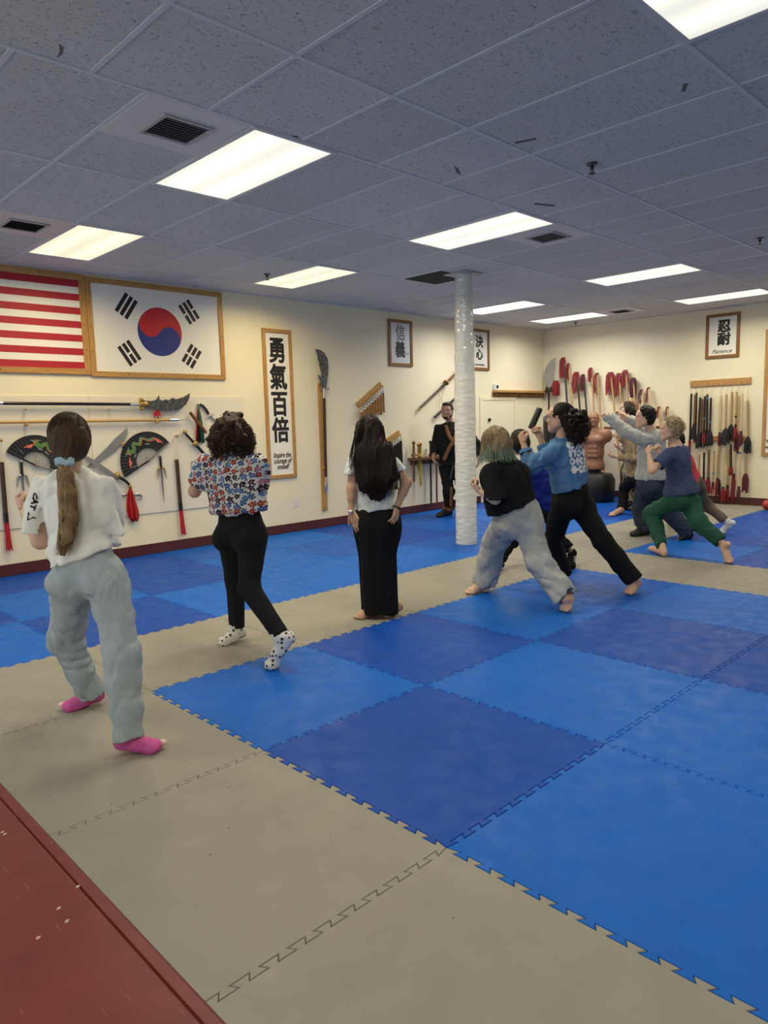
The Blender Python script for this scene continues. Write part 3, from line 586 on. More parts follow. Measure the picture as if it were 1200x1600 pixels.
# --- short sticks with red wrapped tassels on the left wall
def stick(a, b, c, tw, label, pegp, wd=.022):
    t = thing('tasselled_stick', label, 'stick', LW(*b, .03), 'dark sticks with red tassels on the left wall')
    A, B, Cc = LW(*a, .03), LW(*b, .03), LW(*c, .03); MB().tube([A, A+(B-A)*.84], wd, 12).build('stick', M_brown, t, True); MB().tube([A+(B-A)*.84, B], wd*1.08, 12).build('grip', M_black, t, True)
    mb = MB(); dr = Cc-B
    for k in range(7):
        q = (k-3)/3; o = A3(q*wd*.9, -.012*math.cos(q), 0); mb.tube([B+o*.9-dr*.02, B+o+dr*.5, Cc+o*1.35+A3(0, 0, .012*((k*5) % 3))], [.008, .0095, .009], 6, .6)
    mb.build('tassel', mat('red_ribbon', (.46, .012, .02), .6), t, True)
    Pg = LW(*pegp, BO); 
    for k in (-1, 1): MB().tube([A+A3(k*.012, 0, 0), Pg+A3(k*.006, -.03, 0)], .0022, 5).build('cord', M_cord, t)
    peg(*pegp, t)
stick((276, 718), (282.5, 797), (286.5, 836), 6, 'dark stick with red tassel hanging between sai and floral blouse', (274, 681)); stick((2.4, 722), (10, 816), (14.5, 861), 6, 'dark stick with red tassel at the left edge of the photo', (-1, 688))
# --- weapons beside the curly hair
t = thing('wooden_baton', 'plain brown wooden baton beside the curly hair', 'baton', LW(307, 657, .05)); MB().tube(S((297, 644.5), (322, 676), off=.06), .020, 12).build('baton', M_brownm, t, True)
t = thing('curved_knife', 'curved knife with black grip and red, black and green ribbons above curly hair', 'knife', LW(318, 640, .03))
MB().tube(S((311, 631), (317, 634), (322, 640), (326, 647), off=.03), [.012, .014, .015, .015], 10).build('grip', M_blackw, t, True); MB().ball(LW(310.5, 631, .03), .018).build('pommel', M_silver, t, True)
p = LW(328, 649, .03); MB().tube([p+A3(-.05, 0, -.035), p+A3(.055, 0, .035)], .009, 8).build('guard', M_silver, t, True); MB().tube(S((328, 649), (340, 662), (350, 682), off=.03), [.014, .016, .003], 8, .35, up=(0, 1, 0)).build('blade', M_steel, t, True)
for nm, m, du in (('red_ribbon', M_redcl, 0), ('black_ribbon', M_blackw, 2.2), ('green_ribbon', mat('green_cloth', (.03, .10, .05), .7), 5)):
    cloth_fall([(310, 633, 2), (309.5+du*.6, 650, 4), (309+du*1.2, 668, 5), (309+du*1.7, 690+du*.5, 6)], 0, nm, m, t, off=.032+du*.003, folds=2, dep=.006)
t = thing('short_sword', 'black short sword with brass fittings slanting behind the floral blouse', 'sword', LW(300, 688, .04))
MB().tube(S((290, 678), (303, 691.5), off=.045), .015, 10).build('grip', M_blackw, t, True); MB().ball(LW(288.5, 675, .045), (.026, .022, .026)).build('pommel', M_gold, t, True); MB().ball(LW(305, 693.5, .045), (.036, .024, .036)).build('guard', M_gold, t, True); MB().tube(S((306, 695), (336, 728), off=.045), [.020, .018], 8, .5, up=(0, 1, 0)).build('scabbard', M_black, t, True)
t = thing('ornate_dagger', 'dagger with ornate silver grip half hidden by the floral sleeve', 'dagger', LW(302, 735, .03)); MB().ball(LW(302, 722, .03), .02).tube(S((302, 724), (302.5, 740), off=.03), [.015, .012], 8).build('grip', mat('aged_silver', (.35, .33, .28), .4, .7, var=.3, vscale=60), t, True); MB().tube(S((302.5, 740), (303, 775), off=.03), [.012, .003], 6, .4).build('blade', M_brown, t)

# --- upright glaive on its oak board
t = thing('glaive_board', 'tall narrow oak board behind the upright glaive', 'board', LW(503, 798)); wprism(MB(), [(497, 598), (504.5, 598), (512.5, 797), (504.5, 798.5)], .001, .02).build('board', M_oakv, t, bevel=.002)
for u, v in ((508, 794), (504, 700), (500, 602)): p = LW(u, v, .02); MB().tube([p, p+A3(0, -.003, 0)], .010, 10).build('screw', M_brown, t)
t = thing('glaive', 'upright glaive with dark etched blade on the oak board', 'polearm', LW(508, 700, .05)); MB().tube(S((506.5, 621), (509.3, 745), off=.05), .019, 12).build('shaft', mat('dark_red_brown_shaft', (.035, .010, .008), .3), t, True)
MB().tube(S((506.2, 607), (506.6, 622), off=.05), .020, 12).build('collar', M_silver, t, True); p = LW(507.5, 608.5, .05); MB().tube([p+A3(-.075, 0, .01), p+A3(.08, 0, .01)], .010, 8).build('guard', M_steel, t, True)
bl = [(493, 545), (496, 545.6), (501, 547), (507, 551), (512, 560), (513.3, 570), (513, 583), (511.5, 595), (509.5, 607), (504, 607), (503, 600), (497.5, 589), (496.3, 585), (498.5, 586), (501.5, 589), (502.5, 582), (500.5, 574), (499, 569), (500, 567), (497.5, 563.5), (496.5, 555)]
wprism(MB(), bl, .05, .008).build('blade', mat('etched_dark_steel', (0, 0, 0)), t, bevel=.002)
MB().tube(S((509.3, 744), (509.6, 754), off=.05), .015, 10).build('ferrule', M_silver, t, True); MB().tube(S((509.6, 752), (509.8, 756), (510, 764), (510, 773), off=.05), [.012, .032, .024, .002], 8, .4, up=(0, 1, 0)).build('butt_spike', M_silver, t, True)
for v in (640, 730): MB().tube([LW(507.5, v, .02), LW(507.5, v, .05)], .022, 10).build('clip', M_oak, t, True)
# --- switch plates
def plate(u, v, w, h, label, wall='L', inner=True):
    p = (LW if wall == 'L' else BW)(u, v); t = thing('wall_plate', label, 'wall plate', p)
    MB().box(p+A3(-w/2, -.006, -h/2), p+A3(w/2, -.001, h/2)).build('cover', mat('white_plastic', (.78, .77, .73), .35), t, bevel=.002)
    MB().box(p+A3(-w*.22, -.008, -h*.3), p+A3(w*.22, -.006, h*.3)).build('outlet', mat('white_plastic', (0, 0, 0)), t, bevel=.001)
plate(462.5, 785, .075, .118, 'white wall plate below the tall scroll'); plate(694.5, 762, .08, .12, 'white wall outlet behind the legs of the person in black')

# --- slanted racks of hanging nunchaku
def nunrack(u0, v0, u1, v1, n, m1, label, glabel, group, seed, L0=.30):
    rn = random.Random(seed); A, B = LW(u0, v0, .001), LW(u1, v1, .001); d = nrm(B-A); nn = np.cross(d, (0, 1, 0)); nn = nn if nn[2] > 0 else -nn; w = .040
    t = thing('hook_rack', label, 'rack', (A+B)/2)
    q = [A-nn*w, B-nn*w, B+nn*w, A+nn*w]; MB().prism([p+A3(0, -.03, 0) for p in q], [p for p in q]).build('board', M_oak, t, bevel=.002)
    for k in range(n):
        f = (k+.5)/n; p = A+(B-A)*f-nn*.02
        MB().tube([p+A3(0, -.03, 0), p+A3(0, -.075, -.005), p+A3(0, -.08, .015)], .004, 6).build('hook', M_gold, t, True)
        o = thing('nunchaku', glabel, 'nunchaku', p+A3(0, -.06, 0), group)
        L = L0*rn.uniform(.9, 1.04)*(.30+.70*f)
        for s in (-1, 1):
            a = p+A3(s*.017, -.062, -.075); MB().tube([a, a+A3(s*.004, 0, -L)], [.012, .0145], 8).build('handle', m1, o, True); MB().tube([a+A3(0, 0, .004), a+A3(0, 0, -.02)], .0145, 8).build('swivel', M_silver, o, True)
        MB().tube([p+A3(-.017, -.062, -.075), p+A3(0, -.062, .004), p+A3(.017, -.062, -.075)], .005, 6).build('chain', M_silver, o, True)
nunrack(557.5, 633.5, 594, 600.5, 9, mat('gold_brown_wood', (.30, .15, .035), .35, var=.4, vscale=40), 'slanted oak rack with gold-brown nunchaku above the long dark hair', 'gold-brown wooden nunchaku on the upper slanted rack', 'gold-brown nunchaku', 3, .34)
nunrack(591, 698, 622.5, 676, 7, M_black, 'slanted oak rack with black nunchaku beside the long dark hair', 'black nunchaku on the lower slanted rack', 'black nunchaku', 4, .36)
# --- slanted swords by the pillar
t = thing('katana', 'sheathed sword slanting up towards the white pillar', 'sword', LW(690, 605, .05)); MB().tube(S((655, 638.5), (690, 605), off=.05), [.018, .020], 10).build('scabbard', M_brown, t, True); MB().ball(LW(654.5, 639.2, .05), .022).build('end_cap', M_gold, t, True)
p = LW(697, 598, .05); d = nrm(LW(722, 574, .05)-LW(654, 639, .05)); MB().tube([p-d*.006, p+d*.006], .05, 14).build('guard', M_gold, t, True); MB().tube(S((698, 597), (722, 574), off=.05), .019, 10).build('grip', M_brownm, t, True)
MB().tube(S((690, 605), (697.5, 598), off=.05), .023, 10).build('knot', M_black, t, True); MB().tube([LW(686, 609, .05), LW(686, 640, .04)], .004, 5).tube([LW(690.5, 606, .05), LW(692, 616, .04), LW(690, 623, .04), LW(691, 631, .04)], .005, 5).build('cord', M_cord, t)
for u, v in ((668, 628), (706, 592)): MB().tube([LW(u, v, 0), LW(u, v, .06)], .008, 6).build('hook', M_gold, t)
t = thing('scabbard', 'black scabbard slanting up behind the head of the person in black', 'scabbard', LW(686, 646, .05)); MB().tube(S((679, 652), (712, 622), off=.05), .021, 10).build('body', M_black, t, True)
for u, v in ((686, 646), (704, 630)): MB().tube([LW(u, v, 0), LW(u, v, .06)], .008, 6).build('hook', M_gold, t)
# --- low weapon shelf with swords standing in it
A, B = LW(637, 716), LW(697, 714.5); zS = (A[2]+B[2])/2
t = thing('weapon_shelf', 'short brown wall shelf with slots for upright swords', 'shelf', (A+B)/2); MB().box((A[0], YW-.16, zS-.02), (B[0], YW-.001, zS+.02)).build('board', M_brownm, t, bevel=.003); MB().box((A[0]+.05, YW-.03, zS-.09), (B[0]-.05, YW-.001, zS-.02)).build('cleat', M_brownm, t)
def shelf_sword(u, top, bot, name, label, cat, mh, mb_, hw, bw, gw=.05):
    t = thing(name, label, cat, LW(u, 714, .10)); 
    o = A3(0, -.10, 0)
    P = lambda v: LW(u+(v-690)*.012, v, .10)
    MB().tube([P(top+2), P(709)], [hw, hw*1.1], 10).build('grip', mh, t, True); MB().ball(P(top+2), hw*1.7).build('pommel', mh, t, True); MB().tube([P(712.5)+A3(-gw, 0, .022), P(712.5)+A3(gw, 0, .022)], .012, 8).tube([P(708), P(713)], [hw, gw*.8], 10).build('guard', mh, t, True); MB().tube([P(713), P(bot-4), P(bot)], [bw, bw, bw*.4], 8, .55, up=(0, 1, 0)).build('blade', mb_, t, True)
shelf_sword(646.3, 690, 754, 'wooden_dagger', 'brown wooden practice sword at the left end of the weapon shelf', 'practice sword', M_brownm, M_brownm, .017, .022)
shelf_sword(656.5, 692, 760, 'yellow_sword', 'sword with gold grip in a yellow patterned sheath on the weapon shelf', 'sword', M_gold, mat('yellow_patterned_sheath', (.55, .40, .03), .45, var=.45, vscale=45), .018, .027)
shelf_sword(653.6, 693, 735, 'brass_sword', 'second gold-gripped sword close beside the yellow one', 'sword', M_gold, M_gold, .015, .018, .035)
shelf_sword(666, 700, 722, 'small_dagger', 'small pale dagger in the middle of the weapon shelf', 'dagger', mat('pale_metal', (.6, .55, .45), .4, .5), M_steel, .010, .012, .02)
shelf_sword(672.5, 689, 787, 'black_sword', 'thin black sword by the hand of the person in black', 'sword', M_black, M_black, .016, .018, .04)
shelf_sword(681.5, 690, 787, 'red_brown_staff_sword', 'red-brown wooden sword leaning behind the person in black', 'sword', M_brownm, mat('red_brown_wood', (.16, .05, .03), .4), .016, .020, .04)
# --- peg rail, white sensor box, flush door
A, B = LW(769, 613), LW(850.5, 616); zr = (A[2]+B[2])/2; B[0] = min(B[0], XW-.03)
t = thing('peg_rail', 'long oak rail with a row of small pegs left of the corner', 'rail', (A+B)/2); MB().box((A[0], YW-.11, zr+.005), (B[0], YW-.001, zr+.045)).build('ledge', M_oak, t, bevel=.003); MB().box((A[0], YW-.022, zr-.075), (B[0], YW-.001, zr+.005)).build('backboard', M_oakd, t)
for k in range(14): x = A[0]+(B[0]-A[0])*(k+.5)/14; MB().tube([(x, YW-.022, zr-.045), (x, YW-.085, zr-.03)], .008, 6).build('peg', M_oak, t, True)
p = LW(773.5, 605.5); t = thing('sensor_box', 'small white wall box with dark lens above the peg rail', 'sensor', p); MB().box(p+A3(-.06, -.05, -.055), p+A3(.06, -.001, .055)).build('housing', mat('white_plastic', (0, 0, 0)), t, bevel=.006); MB().tube([p+A3(0, -.049, .01), p+A3(0, -.056, .01)], .03, 14).build('lens', M_black, t, True)
A, B = LW(749, 620), LW(755.5, 624.5)
dr = MB(); xd0, xd1, zt = A[0], A[0]+1.05, A[2]
dr.box((xd0, YW-.02, .0), (xd0+.06, YW-.001, zt)).box((xd1-.06, YW-.02, 0), (xd1, YW-.001, zt)).box((xd0+.06, YW-.02, zt-.06), (xd1-.06, YW-.001, zt)); fr = st('door_1', dr, M_wall, bevel=.003)
MB().box((xd0+.065, YW-.012, .01), (xd1-.065, YW-.001, zt-.065)).build('leaf', M_wall, fr, bevel=.002); p = LW(763, 656); MB().tube([p+A3(0, -.01, 0), p+A3(0, -.04, 0)], .03, 14).build('handle', M_black, fr, True)
# ================================================================= back wall: staffs, stick rails, training dummies
ORD = ['first', 'second', 'third', 'fourth', 'fifth', 'sixth', 'seventh', 'eighth', 'ninth', 'tenth', 'eleventh', 'twelfth', 'thirteenth', 'fourteenth']
M_tan = wood('tan_stick_wood', (.36, .22, .09), (.50, .33, .15), .4, (14, 14, 1)); M_pale = wood('pale_stick_wood', (.56, .42, .22), (.68, .54, .32), .4, (14, 14, 1)); M_dkst = mat('dark_stick', (.022, .012, .009), .35, var=.3, vscale=10)
M_midst = mat('mid_brown_stick', (.17, .09, .035), .4); M_red2 = mat('red_tassel', (.20, .007, .012), .6, var=.25, vscale=30); M_maroon = mat('maroon_tassel', (.085, .008, .016), .7, var=.25, vscale=30); M_blk = mat('black_tassel', (.009, .008, .010), .75); M_tape = mat('blue_tape', (.05, .16, .38), .5)
def tassel(mb, top, length, wid, rn, n=9, side=A3(0, 1, 0), out=A3(-1, 0, 0), spread=1.15):
    for k in range(n):
        a = 2*PI*k/n+rn.uniform(-.3, .3); o = side*math.cos(a)*wid+out*math.sin(a)*wid*.6; L = length*rn.uniform(.8, 1.02)
        mb.tube([top+o*.45, top+o-A3(0, 0, L*.3), top+o*spread-A3(0, 0, L)+side*rn.uniform(-.008, .008)], [wid*.42, wid*.5, wid*.36], 6, .55)
    return mb
def bstaff(i, top, bot, cap, x0, x1, yb, pm, tm, label):
    rn = random.Random(i); K = lambda x, y: (840+x/5.4545, 540+y/5.4545)
    T = BW(*K(*top), .07); B = BW(*K(*bot), .12); d = (B-T)/np.linalg.norm(B-T); k = (T[2]-.01)/-d[2]; F = T+d*k; F = F+A3(-.16, 0, 0)*1
    t = thing('staff', label, 'staff', F, 'staffs with red cloth tassels leaning on the back wall')
    MB().tube([T, F], [.017, .0175], 10).build('pole', pm, t, True); MB().tube([T+A3(0, 0, .012), T-A3(0, 0, .05)], .021, 10).build('cap', M_maroon, t, True)
    mb = MB(); ya = BW(*K(x0, top[1]), .06)[1]; yc = BW(*K(x1, top[1]), .06)[1]; zb = BW(*K(x0, yb), .06)[2]; n = max(4, int(abs(ya-yc)/.022))
    for q in range(n):
        y = ya+(yc-ya)*(q+.5)/n; L = (T[2]-zb)*rn.uniform(.86, 1.0); w = abs(ya-yc)/n*.62; x = T[0]-.022-.012*(q % 2)
        mb.tube([(T[0]-.015, T[1]+(y-T[1])*.5, T[2]+.008), (x, y, T[2]-.05), (x, y+rn.uniform(-.01, .01), T[2]-L*.6), (x, y+rn.uniform(-.02, .02), T[2]-L)], [w*.8, w, w*1.05, w*.95], 6, .45, up=(1, 0, 0))
    mb.build('tassel', tm, t, True)
for i, a in enumerate([((225, 106), (258, 430), 0, 196, 246, 285, M_dkst, M_red2, 'tallest dark staff with red tassel, nearest the silver blade in the corner'),
    ((265, 156), (305, 490), 0, 250, 278, 300, M_tan, M_red2, 'tan staff with narrow red tassel, second from the corner'),
    ((335, 229), (372, 540), 0, 305, 366, 410, M_dkst, M_red2, 'dark staff with wide bright red tassel, third from the corner'),
    ((392, 249), (430, 570), 0, 370, 410, 400, M_dkst, M_maroon, 'dark staff with maroon tassel, fourth from the corner'),
    ((457, 193), (492, 545), 0, 435, 474, 318, M_tan, M_red2, 'tan staff with short red tassel, fifth from the corner'),
    ((512, 238), (556, 680), 0, 486, 514, 430, M_tan, M_red2, 'long tan staff with red tassel on its left side, behind the bald dummy'),
    ((625, 231), (668, 560), 0, 591, 664, 430, M_tan, M_red2, 'tan staff with red cloth hanging on both sides, above the raised grey sleeve'),
    ((697, 239), (722, 530), 0, 670, 716, 462, M_tan, M_red2, 'tan staff with long red tassel, eighth from the corner'),
    ((755, 213), (778, 460), 0, 720, 783, 358, M_tan, M_red2, 'tan staff with ragged red tassel above the far bald dummy head'),
    ((818, 279), (832, 445), 0, 790, 852, 448, M_tan, M_maroon, 'tan staff with dark red tassel right of the far bald dummy head'),
    ((888, 379), (905, 560), 0, 870, 898, 500, M_pale, M_maroon, 'pale staff with dark maroon tassel behind the black-haired boy'),
    ((947, 361), (985, 560), 0, 931, 950, 490, M_pale, M_red2, 'pale staff with blue tape and red tassel above the black-haired boy'),
    ((1037, 526), (1050, 640), 0, 1021, 1042, 628, M_tan, M_red2, 'short tan staff with red tassel above the blond boy, left of two'),
    ((1107, 526), (1120, 640), 0, 1096, 1112, 612, M_tan, M_red2, 'short tan staff with red tassel above the blond boy, right of two')]): bstaff(i, *a)
# staff rack
A = BW(944, 667, .03); B = BW(1034, 667, .03); t = thing('staff_rack', 'low cream wall rack with dark brown top edge behind the brown dummy', 'rack', (XW-.02, (A[1]+B[1])/2, 0))
MB().box((XW-.045, A[1], A[2]-.035), (XW-.001, B[1], A[2])).build('top_rail', M_brownm, t, bevel=.004)
MB().box((XW-.028, A[1], .12), (XW-.001, B[1], A[2]-.035)).build('back_panel', M_board, t)
# corner glaive
K = lambda x, y: (840+x/5.4545, 540+y/5.4545)
bl = [K(*p) for p in ((150, 103), (122, 118), (98, 142), (72, 180), (58, 225), (56, 280), (62, 340), (70, 384), (92, 372), (118, 358), (126, 330), (138, 285), (136, 262), (140, 248), (133, 222), (138, 190), (143, 160))]
g = BW(*K(95, 385), .12); t = thing('glaive', 'wide silver crescent blade glaive standing in the room corner', 'polearm', (g[0], g[1], 0))
wprism(MB(), bl, .115, .01, 'B').build('blade', mat('plain_steel', (0, 0, 0)), t, bevel=.002); MB().ball(g, (.03, .10, .03)).ball(g+A3(0, .03, .03), (.025, .05, .05)).ball(g+A3(0, -.06, .03), (.02, .04, .05)).build('guard', mat('dark_iron', (.05, .035, .025), .5, .4), t, True)
MB().tube([g, (g[0]+.0, g[1]-.02, .002)], .017, 10).build('shaft', M_dkst, t, True); mb = MB(); tassel(mb, BW(*K(157, 300), .14), .28, .055, random.Random(3)); mb.build('tassel', M_red2, t, True)
# stick rails on the back wall
KR = lambda x, y: (1060+x/7.27, 580+y/7.27)
def railing(p, q, th, label, hooks):
    A, B = BW(*KR(*p)), BW(*KR(*q)); t = thing('hook_rail', label, 'rail', (A+B)/2)
    MB().prism([A+A3(-.025, 0, th/2), B+A3(-.025, 0, th/2), B+A3(-.025, 0, -th/2), A+A3(-.025, 0, -th/2)], [A+A3(-.001, 0, th/2), B+A3(-.001, 0, th/2), B+A3(-.001, 0, -th/2), A+A3(-.001, 0, -th/2)]).build('board', M_oak, t, bevel=.003)
    for k in range(hooks): P = A+(B-A)*(k+.5)/hooks-A3(0, 0, .02); MB().tube([P+A3(-.025, 0, 0), P+A3(-.05, 0, -.01), P+A3(-.06, 0, .015)], .004, 6).build('hook', M_silver, t, True)
    return A, B
RU = railing((140, 148), (832, 105), .10, 'upper oak hook rail holding long sticks on the back wall', 11); RL = railing((395, 765), (770, 768), .075, 'lower oak hook rail between the two rows of sticks', 8)
def hung(i, top, grip, bot, sm, tms, label, group, R, wid=.026, tape=None, band=None, off=.06):
    rn = random.Random(i*7); o2 = off+.055*(i % 2); T, G, B = BW(*KR(*top), o2), BW(*KR(*grip), o2), BW(*KR(*bot), o2)
    t = thing('tasselled_stick', label, 'stick', T, group); r = .0165
    MB().tube([T, G], r, 10).build('stick', sm, t, True); MB().tube([G+(T-G)*.02, G-(T-G)*.10], r*1.12, 10).build('grip', M_maroon if tms[0] is M_maroon else M_blk, t, True)
    for tm, sft in zip(tms, (0, .02)):
        mb = MB(); tassel(mb, G-(T-G)*.03+A3(-.005, -sft, 0), (G[2]-B[2])*.95, wid, rn); mb.build('tassel', tm, t, True)
    for f, m in ((tape, M_tape), (band, M_blk)):
        if f: P = T+(G-T)*f; MB().tube([P, P+(G-T)*.06], r*1.06, 10).build('tape', m, t, True)
    z = RU[0][2]-.0 if R is RU else RL[0][2]; P = A3(XW-.055, T[1], (R[0]+(R[1]-R[0])*((T[1]-R[0][1])/(R[1][1]-R[0][1])))[2]-.03)
    MB().tube([T+A3(0, .008, 0), P, T+A3(0, -.008, 0)], .0022, 5).build('cord', M_cord, t)
up = [((148, 256), (133, 735), (125, 945), M_dkst, (M_red2,), .016, None, None), ((190, 268), (178, 600), (165, 790), M_midst, (M_blk,), .026, None, None), ((205, 244), (193, 685), (185, 815), M_dkst, (M_red2,), .018, None, None), ((248, 299), (226, 720), (210, 885), M_dkst, (M_blk,), .026, None, None), ((274, 316), (258, 700), (262, 870), M_midst, (M_blk,), .02, None, None), ((303, 284), (290, 672), (285, 820), M_dkst, (M_red2,), .018, .62, None), ((330, 264), (325, 660), (325, 880), M_dkst, (M_blk,), .03, .08, None), ((370, 303), (358, 680), (375, 855), M_dkst, (M_blk,), .034, .70, None)]
for i, (a, b_, c, sm, tm, wd, tp, bd) in enumerate(up): hung(i, a, b_, c, sm, tm, '%s dark stick from the left on the upper rail, %s tassel' % (ORD[i], 'red' if tm[0] is M_red2 else 'black'), 'dark sticks on the upper hook rail', RU, wd, tp, bd)
up = [((485, 279), (470, 700), (468, 855), M_pale, (M_maroon,), .018, None, None), ((545, 263), (537, 655), (525, 845), M_tan, (M_blk,), .042, None, None), ((610, 236), (598, 612), (590, 790), M_tan, (M_blk,), .038, None, None), ((662, 233), (650, 610), (640, 780), M_tan, (M_red2,), .02, None, .72), ((688, 281), (664, 700), (650, 930), M_pale, (M_maroon,), .024, None, None), ((725, 256), (710, 688), (705, 850), M_pale, (M_maroon,), .022, None, None), ((788, 331), (790, 750), (800, 945), M_tan, (M_blk,), .036, None, None)]
for i, (a, b_, c, sm, tm, wd, tp, bd) in enumerate(up): hung(i+20, a, b_, c, sm, tm, '%s light wooden stick from the left on the upper rail, %s tassel' % (ORD[i], {id(M_red2): 'red', id(M_blk): 'black', id(M_maroon): 'maroon'}[id(tm[0])]), 'light sticks on the upper hook rail', RU, wd, tp, bd)
lo = [((237, 949), (230, 1150), (230, 1325), M_tan, (M_maroon,), .018, None), ((292, 923), (287, 1210), (283, 1400), M_dkst, (M_red2,), .024, None), ((347, 896), (340, 1210), (332, 1415), M_midst, (M_red2,), .028, None), ((407, 904), (393, 1265), (393, 1400), M_tan, (M_red2,), .018, .68), ((460, 876), (445, 1220), (440, 1420), M_tan, (M_red2, M_blk), .024, None), ((520, 881), (508, 1320), (505, 1490), M_pale, (M_red2,), .026, None), ((572, 886), (558, 1300), (555, 1485), M_tan, (M_red2,), .02, None), ((597, 831), (597, 1080), (595, 1190), M_dkst, (M_red2,), .022, None), ((640, 921), (630, 1165), (622, 1485), M_pale, (M_red2,), .022, None), ((700, 891), (688, 1315), (685, 1450), M_pale, (M_maroon,), .02, .06), ((765, 956), (765, 1165), (762, 1385), M_tan, (M_maroon,), .034, None)]
for i, (a, b_, c, sm, tm, wd, tp) in enumerate(lo): hung(i+40, a, b_, c, sm, tm, '%s stick from the left in the lower row, %s tassel' % (ORD[i], 'maroon' if tm[0] is M_maroon else 'red'), 'sticks of the lower row on the back wall', RL, wd, tp, None, .085)
t = thing('stick', 'thin plain stick standing below the leftmost dark stick of the upper rail', 'stick', BW(*KR(125, 1290), .03)); MB().tube([BW(*KR(126, 950), .03), BW(*KR(124, 1400), .03)], .014, 8).build('pole', M_midst, t, True)
# red ball on the floor
p = FL(1199, 797, 0); tag(MB().ball(p+A3(0, 0, .075), .075, 16, 12).build('ball', mat('red_vinyl', (.42, .03, .025), .4), None, True), 'red ball on the floor at the right edge of the photo', 'ball')
# ================================================================= people: smooth bodies and clothes grown around a posed skeleton
def vnoise(P, seed=0):
    i = np.floor(P).astype(np.int64); f = P-i; u = f*f*(3-2*f); o = 0
    for dx in (0, 1):
        for dy in (0, 1):
            for dz in (0, 1):
                n = ((i[:, 0]+dx)*374761393 + (i[:, 1]+dy)*668265263 + (i[:, 2]+dz)*1440662683 + seed*974634541) & 0xffffffff
                n = ((n ^ (n >> 13))*1274126177) & 0xffffffff; n = ((n ^ (n >> 16)) & 0xffff)/32767.5-1
                o = o + n*np.where(dx, u[:, 0], 1-u[:, 0])*np.where(dy, u[:, 1], 1-u[:, 1])*np.where(dz, u[:, 2], 1-u[:, 2])
    return o
def cone(a, b, r1, r2, flat=None): return ('c', np.array(a, float), np.array(b, float), r1, r2, flat)     # flat = (axis, factor)
def ell(c, ax, r): return ('e', np.array(c, float), np.array(ax, float), np.array(r, float))
def ballp(c, r): return ell(c, np.eye(3), (r, r, r))
def pbox(p):
    if p[0] == 'c': r = max(p[3], p[4]); return np.minimum(p[1], p[2])-r, np.maximum(p[1], p[2])+r
    r = np.sqrt(((p[2]*p[3][:, None])**2).sum(0)); return p[1]-r, p[1]+r
def pdist(p, X, Y, Z):
    if p[0] == 'c':
        _, a, b, r1, r2, fl = p; x, y, z = X-a[0], Y-a[1], Z-a[2]; d = b-a; L = d@d+1e-12
        if fl is not None:
            s, q = nrm(fl[0]), fl[1]; c = (x*s[0]+y*s[1]+z*s[2])*(1/q-1); x = x+s[0]*c; y = y+s[1]*c; z = z+s[2]*c; cd = (d@s)*(1/q-1); d = d+s*cd; L = d@d
        t = np.clip((x*d[0]+y*d[1]+z*d[2])/L, 0, 1)
        k = np.sqrt((x-t*d[0])**2+(y-t*d[1])**2+(z-t*d[2])**2)-(r1+(r2-r1)*t)
        return k if fl is None else k*(fl[1]**.5)
    _, c, ax, r = p; x, y, z = X-c[0], Y-c[1], Z-c[2]
    u = [x*ax[i][0]+y*ax[i][1]+z*ax[i][2] for i in range(3)]
    k0 = np.sqrt(sum((u[i]/r[i])**2 for i in range(3))); k1 = np.sqrt(sum((u[i]/r[i]**2)**2 for i in range(3)))
    return k0*(k0-1)/(k1+1e-9)
def smin(a, b, k):
    h = np.maximum(k-np.abs(a-b), 0)/k; return np.minimum(a, b)-h*h*k*.25
def nets(D, org, h):
    S = D < 0; nx, ny, nz = D.shape
    cnt = np.zeros((nx-1, ny-1, nz-1), np.int8)
    for i in (0, 1):
        for j in (0, 1):
            for k in (0, 1): cnt += S[i:nx-1+i, j:ny-1+j, k:nz-1+k]
    I, Jj, K = np.nonzero((cnt > 0) & (cnt < 8)); idx = -np.ones(cnt.shape, np.int64); idx[I, Jj, K] = np.arange(len(I))
    acc = np.zeros((len(I), 3)); n = np.zeros(len(I)); cs = [(i, j, k) for i in (0, 1) for j in (0, 1) for k in (0, 1)]
    for a in cs:
        for ax in range(3):
            if a[ax]: continue
            b = list(a); b[ax] = 1
            da, db = D[I+a[0], Jj+a[1], K+a[2]], D[I+b[0], Jj+b[1], K+b[2]]; m = (da < 0) != (db < 0)
            t = np.where(m, da/np.where(m, da-db, 1), 0); p = np.array(a, float)[None].repeat(len(I), 0); p[:, ax] += t
            acc += p*m[:, None]; n += m
    V = (np.stack([I, Jj, K], 1)+acc/n[:, None])*h+org; F = []
    for ax in range(3):
        sl = [slice(1, -1)]*3; sl[ax] = slice(0, -1); s2 = [slice(1, -1)]*3; s2[ax] = slice(1, None)
        a, b = S[tuple(sl)], S[tuple(s2)]; P = np.stack(np.nonzero(a != b), 1); fl = a[tuple(P.T)]
        P = P+1; P[:, ax] -= 1; u, v = [(1, 2), (2, 0), (0, 1)][ax]; q = []
        for du, dv in ((-1, -1), (0, -1), (0, 0), (-1, 0)):
            Q = P.copy(); Q[:, u] += du; Q[:, v] += dv; q.append(idx[tuple(Q.T)])
        q = np.stack(q, 1); q[~fl] = q[~fl][:, ::-1]; F.append(q)
    return V, np.concatenate(F)
